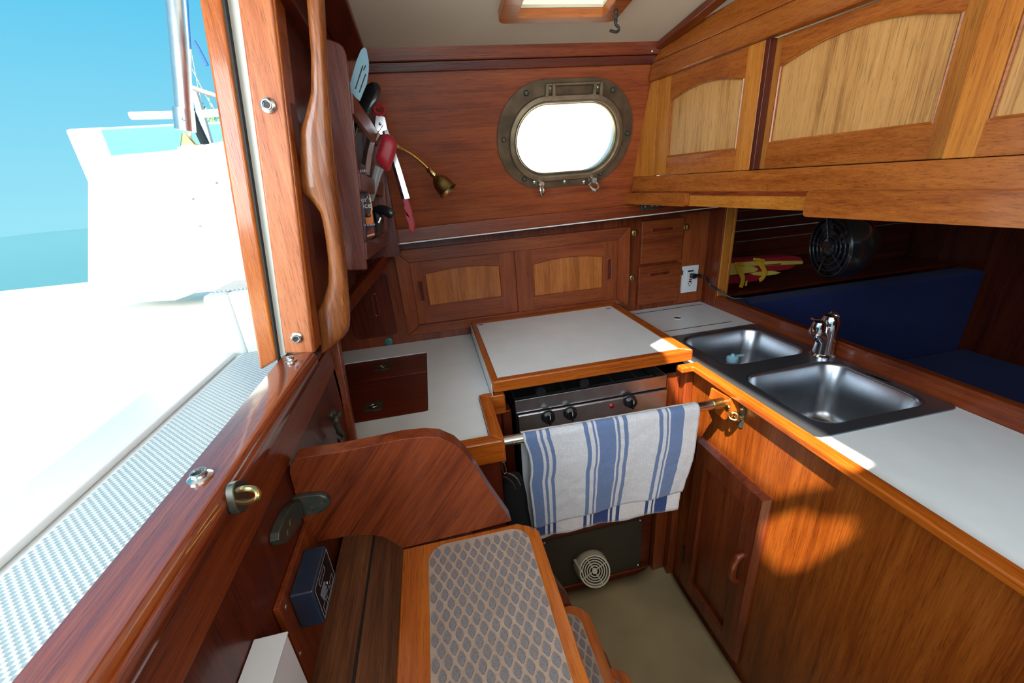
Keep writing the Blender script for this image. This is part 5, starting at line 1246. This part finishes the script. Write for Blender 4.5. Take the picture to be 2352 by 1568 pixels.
m.tube(pth, [.010+.004*math.sin(i/(len(pth)-1)*math.pi) if i < len(pth)-1 else .005 for i in range(len(pth))], 12, flat=.8); m.build('handle', M['black'], bh)
m = MB(); m.tube(smooth([PY(866, 486, 1.15), PY(870, 505, 1.15), PY(866, 525, 1.15), PY(860, 545, 1.15)], 4), .013, 10); m.build('body', M['black'], bh)
m = MB(); m.tube([PY(874, 500, 1.14), PY(869, 512, 1.135)], .004, 8); m.build('screw_pin', M['tin'], bh)
# ================================================================== GOOSENECK LAMP
gn = thing('gooseneck_lamp', 'brass gooseneck reading lamp with small bell shade on the cabin side', 'lamp', PY(890, 332, 1.335))
neck = smooth([PY(886, 331, 1.338), PY(905, 333, 1.315), PY(925, 342, 1.30), PY(948, 356, 1.292), PY(968, 372, 1.285), PY(986, 390, 1.28)], 5)
m = MB(); m.tube(neck, [.0048+.0006*(i % 2) for i in range(len(neck))], 10); m.build('gooseneck', M['brass'], gn)
m = MB()
for i in range(len(neck)*3):
    t = i/(len(neck)*3-1)*(len(neck)-1); k = min(int(t), len(neck)-2); p = neck[k].lerp(neck[k+1], t-k); d = (neck[k+1]-neck[k]).normalized(); m.torus(p, d, .0052, .0008, 10, 4)
o = m.build('coil_ridges', M['brass'], gn); o['kind'] = 'stuff'
s1_ = PY(985, 388, 1.28); s2_ = PY(1031, 440, 1.262); axl = (s2_-s1_).normalized(); LL = (s2_-s1_).length
m = MB(); m.lathe(s1_, axl, [(.0075, -.002), (.0095, .002), (.0095, .020), (.0085, .024), (.0085, .030), (.006, .032)], 22); m.build('socket', M['brass'], gn)
m = MB(); m.lathe(s1_+axl*.026, axl, [(.008, 0), (.011, .002), (.018, .010), (.0235, .020), (.026, .032), (.0275, .048), (.0295, .054), (.0285, .055), (.026, .050), (.024, .032), (.015, .012)], 36, True, False); m.build('bell_shade', M['oldbrass'], gn)
m = MB(); m.lathe(PY(884, 331, 1.340), WF.n, [(.020, -.0), (.018, .004), (.008, .006)], 24); m.build('wall_rose', M['brass'], gn)
# ================================================================== UNSEEN HOOD ADDED TO BLOCK THE SUN
dh = thing('sun_blocker', 'canvas spray hood over the companionway', 'canopy', (-.4, 0, .6))
m = MB(); loops = []
for k in range(13):
    t = math.pi*k/12; y = -.05-.82*math.cos(t); z = .60+.16*math.sin(t)
    loops.append([(-1.05, y, z-.02), (-.20, y, z+.03), (-.20, y, z+.036), (-1.05, y, z-.014)])
m.loft(loops, True, True); m.build('canvas', plain('canvas', (.25, .27, .30), .9), dh)
for x in (-1.03, -.22):
    m = MB(); m.tube([(x, -.87, .45), (x, -.87, .60)]+[(x, -.05-.82*math.cos(math.pi*k/12), .575+.16*math.sin(math.pi*k/12)+(.03 if x > -.5 else -.01)) for k in range(13)]+[(x, .77, .45)], .011, 8); m.build('bow', M['steel'], dh)
# ================================================================== COCKPIT OUTSIDE
def slabz(name, mat, par, x0, x1, y0, y1, z0, z1, bevel=.0):
    m = MB(); m.box(x0, x1, y0, y1, z0, z1); return m.build(name, mat, par, bevel=bevel)
cp = thing('cockpit_moulding', 'white fibreglass cockpit seen through the open companionway', 'cockpit', (-.8, .8, -.8))
slabz('bridge_deck', M['gel'], cp, -.52, -.3035, -1.3, .995, -.346, -.334, .0)
slabz('nonskid_panel', M['nonskid'], cp, -.468, -.345, -1.3, .99, -.3345, -.331, 0)
slabz('raised_lip', M['gel'], cp, -.500, -.480, -1.3, .985, -.334, -.322, .006)
slabz('side_deck', M['gel'], cp, -2.6, -.5205, -1.3, 2.6, -.60, -.345, 0)
slabz('seat_side', M['gel'], cp, -.52, -.462, .9955, 1.5, -.60, -.188, .012)
slabz('seat_front', M['gel'], cp, -.4615, -.264, .9955, .9995, -.346, -.188, 0)
slabz('deck_filler', M['gel'], cp, -.3033, -.264, .901, .995, -.346, -.285, 0)  # added filler that stops sun leaking into the alcove
slabz('seat_top', M['gel'], cp, -.4615, -.264, .9998, 1.5, -.1955, -.188, 0)
slabz('seat_nonskid', M['nonskid'], cp, -.505, -.31, 1.02, 1.45, -.1878, -.185, 0)
# coaming wall with its top edge falling aft
cwf = Fr((-.5, 1.5, 0), (1, -.25, 0), (0, 0, 1))
cl_ = ccw([cwf.h(*c) for c in ((200, 362), (392, 345), (520, 322), (640, 300), (640, 560), (560, 575), (450, 605), (455, 640), (440, 668), (400, 690), (200, 700))])
m = MB(); m.plate(cwf, cl_, (), 0, -.22); m.build('coaming', M['gel'], cp, bevel=.006)
cl2 = ccw([cwf.h(*c) for c in ((446, 603), (560, 572), (640, 555), (640, 650), (455, 669))])
m = MB(); m.plate(Fr(cwf.P(0, 0, -.02), (.9, .45, 0), (0, 0, 1)), ccw([Fr(cwf.P(0, 0, -.02), (.9, .45, 0), (0, 0, 1)).h(*c) for c in ((440, 600), (560, 565), (640, 550), (640, 655), (450, 672))]), (), 0, -.1); m.build('locker_recess', M['gel'], cp)
ip = cwf.h(520, 470, .003); r_i = abs(cwf.h(520, 559, .003)[1]-ip[1])
m = MB(); m.lathe(cwf.P(ip[0], ip[1], 0), cwf.n, [(r_i, 0), (r_i, .004), (r_i*.97, .007), (r_i*.2, .008)], 48); ipo = m.build('inspection_plate', M['gel'], cp)
for px in ((498, 420), (444, 457), (459, 520), (527, 546)):
    a, b = cwf.h(*px, .008); m = MB(); m.lathe(cwf.P(a, b, .006), cwf.n, [(.006, 0), (.004, .003)], 12); m.build('screw', M['tin'], ipo)
m = MB(); m.tube([cwf.P(*cwf.h(470, 468, .02), .015), cwf.P(*cwf.h(484, 456, .02), .02)], .011, 12); m.build('toggle', M['gel'], ipo)
# stanchion
sa = thing('stanchion', 'polished steel stanchion tube on a cast deck foot beyond the companionway', 'stanchion', PY(435, 333, 1.40))
def SP(x, y, Y=1.42): return PY(x, y, Y)
m = MB(); m.tube([SP(397, -60), SP(408, 60), SP(417, 170), SP(424, 260)], .0215, 20); m.build('tube', M['steel'], sa)
m = MB(); m.tube([SP(421, 250), SP(426, 300)], .0250, 20); m.tube([SP(422, 270, 1.39), SP(424, 276, 1.39)], .006, 8); m.build('socket', M['steel'], sa)
yslab('foot_web', M['brass'], sa, [(416, 305), (424, 303), (432, 312), (450, 333), (412, 338)], 1.41, .02, .004)
m = MB(); m.loft([[SP(405, 338), SP(467, 330), SP(470, 334), SP(406, 343)], [SP(405, 338, 1.46), SP(467, 330, 1.46), SP(470, 334, 1.46), SP(406, 343, 1.46)]], True, True); m.build('foot_flange', M['tin'], sa, bevel=.003)
# rigging, lifelines and a far tree
def line(name, label, cat, pts, Y, r, mat, grp=None):
    P_ = [PY(x, y, Y) for x, y in pts]; m = MB(); m.tube(P_, r, 8); o = m.build(name, mat); tag(o, label, cat, grp); return o
line('halyard', 'thin dark blue line rising beside the steel stanchion', 'rope', [(426, -60), (431, 30), (437, 115)], 3.0, .006, M['rope'])
line('mast_shroud', 'white wire shroud continuing below the dark blue line', 'rigging', [(437, 113), (437, 200), (438, 345)], 3.0, .008, M['wire'])
line('furled_line', 'dark and white line with a hook crossing the sky by the post', 'rope', [(445, 94), (455, 110), (476, 150)], 2.6, .008, M['rope'])
line('boom_spar', 'pale red and white spar crossing the sky', 'spar', [(428, 196), (465, 210), (520, 228)], 4.0, .016, plain('spar', (.70, .45, .42), .5))
line('mast_pole', 'slanting white pole beyond the cockpit', 'pole', [(446, 208), (468, 280), (486, 345)], 4.2, .030, M['wire'])
line('black_strut', 'black strut leaning behind the stanchion foot', 'strut', [(434, 245), (450, 285), (471, 330), (540, 460)], 2.4, .020, M['black'])
line('life_line', 'white horizontal life line behind the stanchion', 'life line', [(300, 266), (440, 263), (520, 258)], 2.5, .017, M['wire'])
for l, lab in (([(440, 120), (455, 200), (470, 262)], 'faint thin stay fanning from the shroud, nearest the stanchion'), ([(437, 150), (470, 215), (500, 262)], 'faint thin stay fanning from the shroud, nearest the post')):
    line('stay', lab, 'rigging', l, 5.0, .004, M['wire'], 'thin stays')
fb_ = thing('far_boat', 'blue and white hull far beyond the cockpit', 'boat', PY(440, 330, 14))
for (x, y, w2, h2, mt_) in ((392, 318, 2.4, 1.2, M['gel']), (450, 312, 1.9, .8, M['far'])):
    p = PY(x, y, 14); m = MB(); m.box(p.x-w2, p.x+w2, 14-(.6 if w2 < 2 else 0), 16+w2, -2.1 if w2 > 2 else p.z-h2, p.z+h2*.3); m.build('hull', mt_, fb_, bevel=.08)
tr_ = thing('tree', 'small green tree far away just left of the door post', 'tree', PY(492, 325, 19))
p = PY(492, 300, 19); m = MB(); random.seed(9)
for k in range(420):
    d = Vector((random.gauss(0, .45), random.gauss(0, .45), random.gauss(0, .42))); c = p+d; a = random.random()*6.28; s_ = .07
    v1 = Vector((math.cos(a), math.sin(a)*.4, math.sin(a*1.7)))*s_; v2 = Vector((-math.sin(a), .3, math.cos(a)))*s_*.6
    m.add([c-v1, c+v2, c+v1, c-v2], [(0, 1, 2, 3)])
o = m.build('foliage', M['leaf'], tr_); o['kind'] = 'stuff'
m = MB(); m.tube([PY(492, 345, 19), PY(492, 300, 19)], .06, 8); m.build('trunk', wood('grey', 'Z'), tr_)
# pale hull added outside so the port shows sunlit white
nb = thing('backdrop_hull', 'bright white neighbouring boat side seen through the oval port', 'boat', (1.2, 5.5, -.5))
m = MB(); m.box(-.5, 4.5, 5.5, 7.0, -1.4, 1.9); m.build('topside', plain('pale_topside', (.50, .60, .60), .5, var=.08, vscale=1), nb, bevel=.05)
m = MB(); m.box(-.5, 4.5, 5.47, 5.5, 1.00, 1.04); m.build('rubbing_strake', M['boxblue'], nb)
m = MB(); m.box(-60, 60, -40, 80, -2.2, -2.15); o = m.build('water', plain('water', (.03, .10, .12), .15)); st(o)
# ================================================================== SMALL SCREWS AT THE CEILING

for px in ((1523, 94), (1498, 118)):
    p = PY(*px, 1.262 if px[0] > 1510 else 1.272); m = MB(); m.lathe(p, (0, -.7, -.7), [(.0028, -.004), (.0028, 0), (.0015, .0012)], 10); o = m.build('small_screw', M['white'])
    tag(o, 'tiny pale screw head on the ceiling beam by the overhead cabinet' if px[0] > 1510 else 'tiny pale screw head on the cornice below the end of the ceiling beam', 'screw')
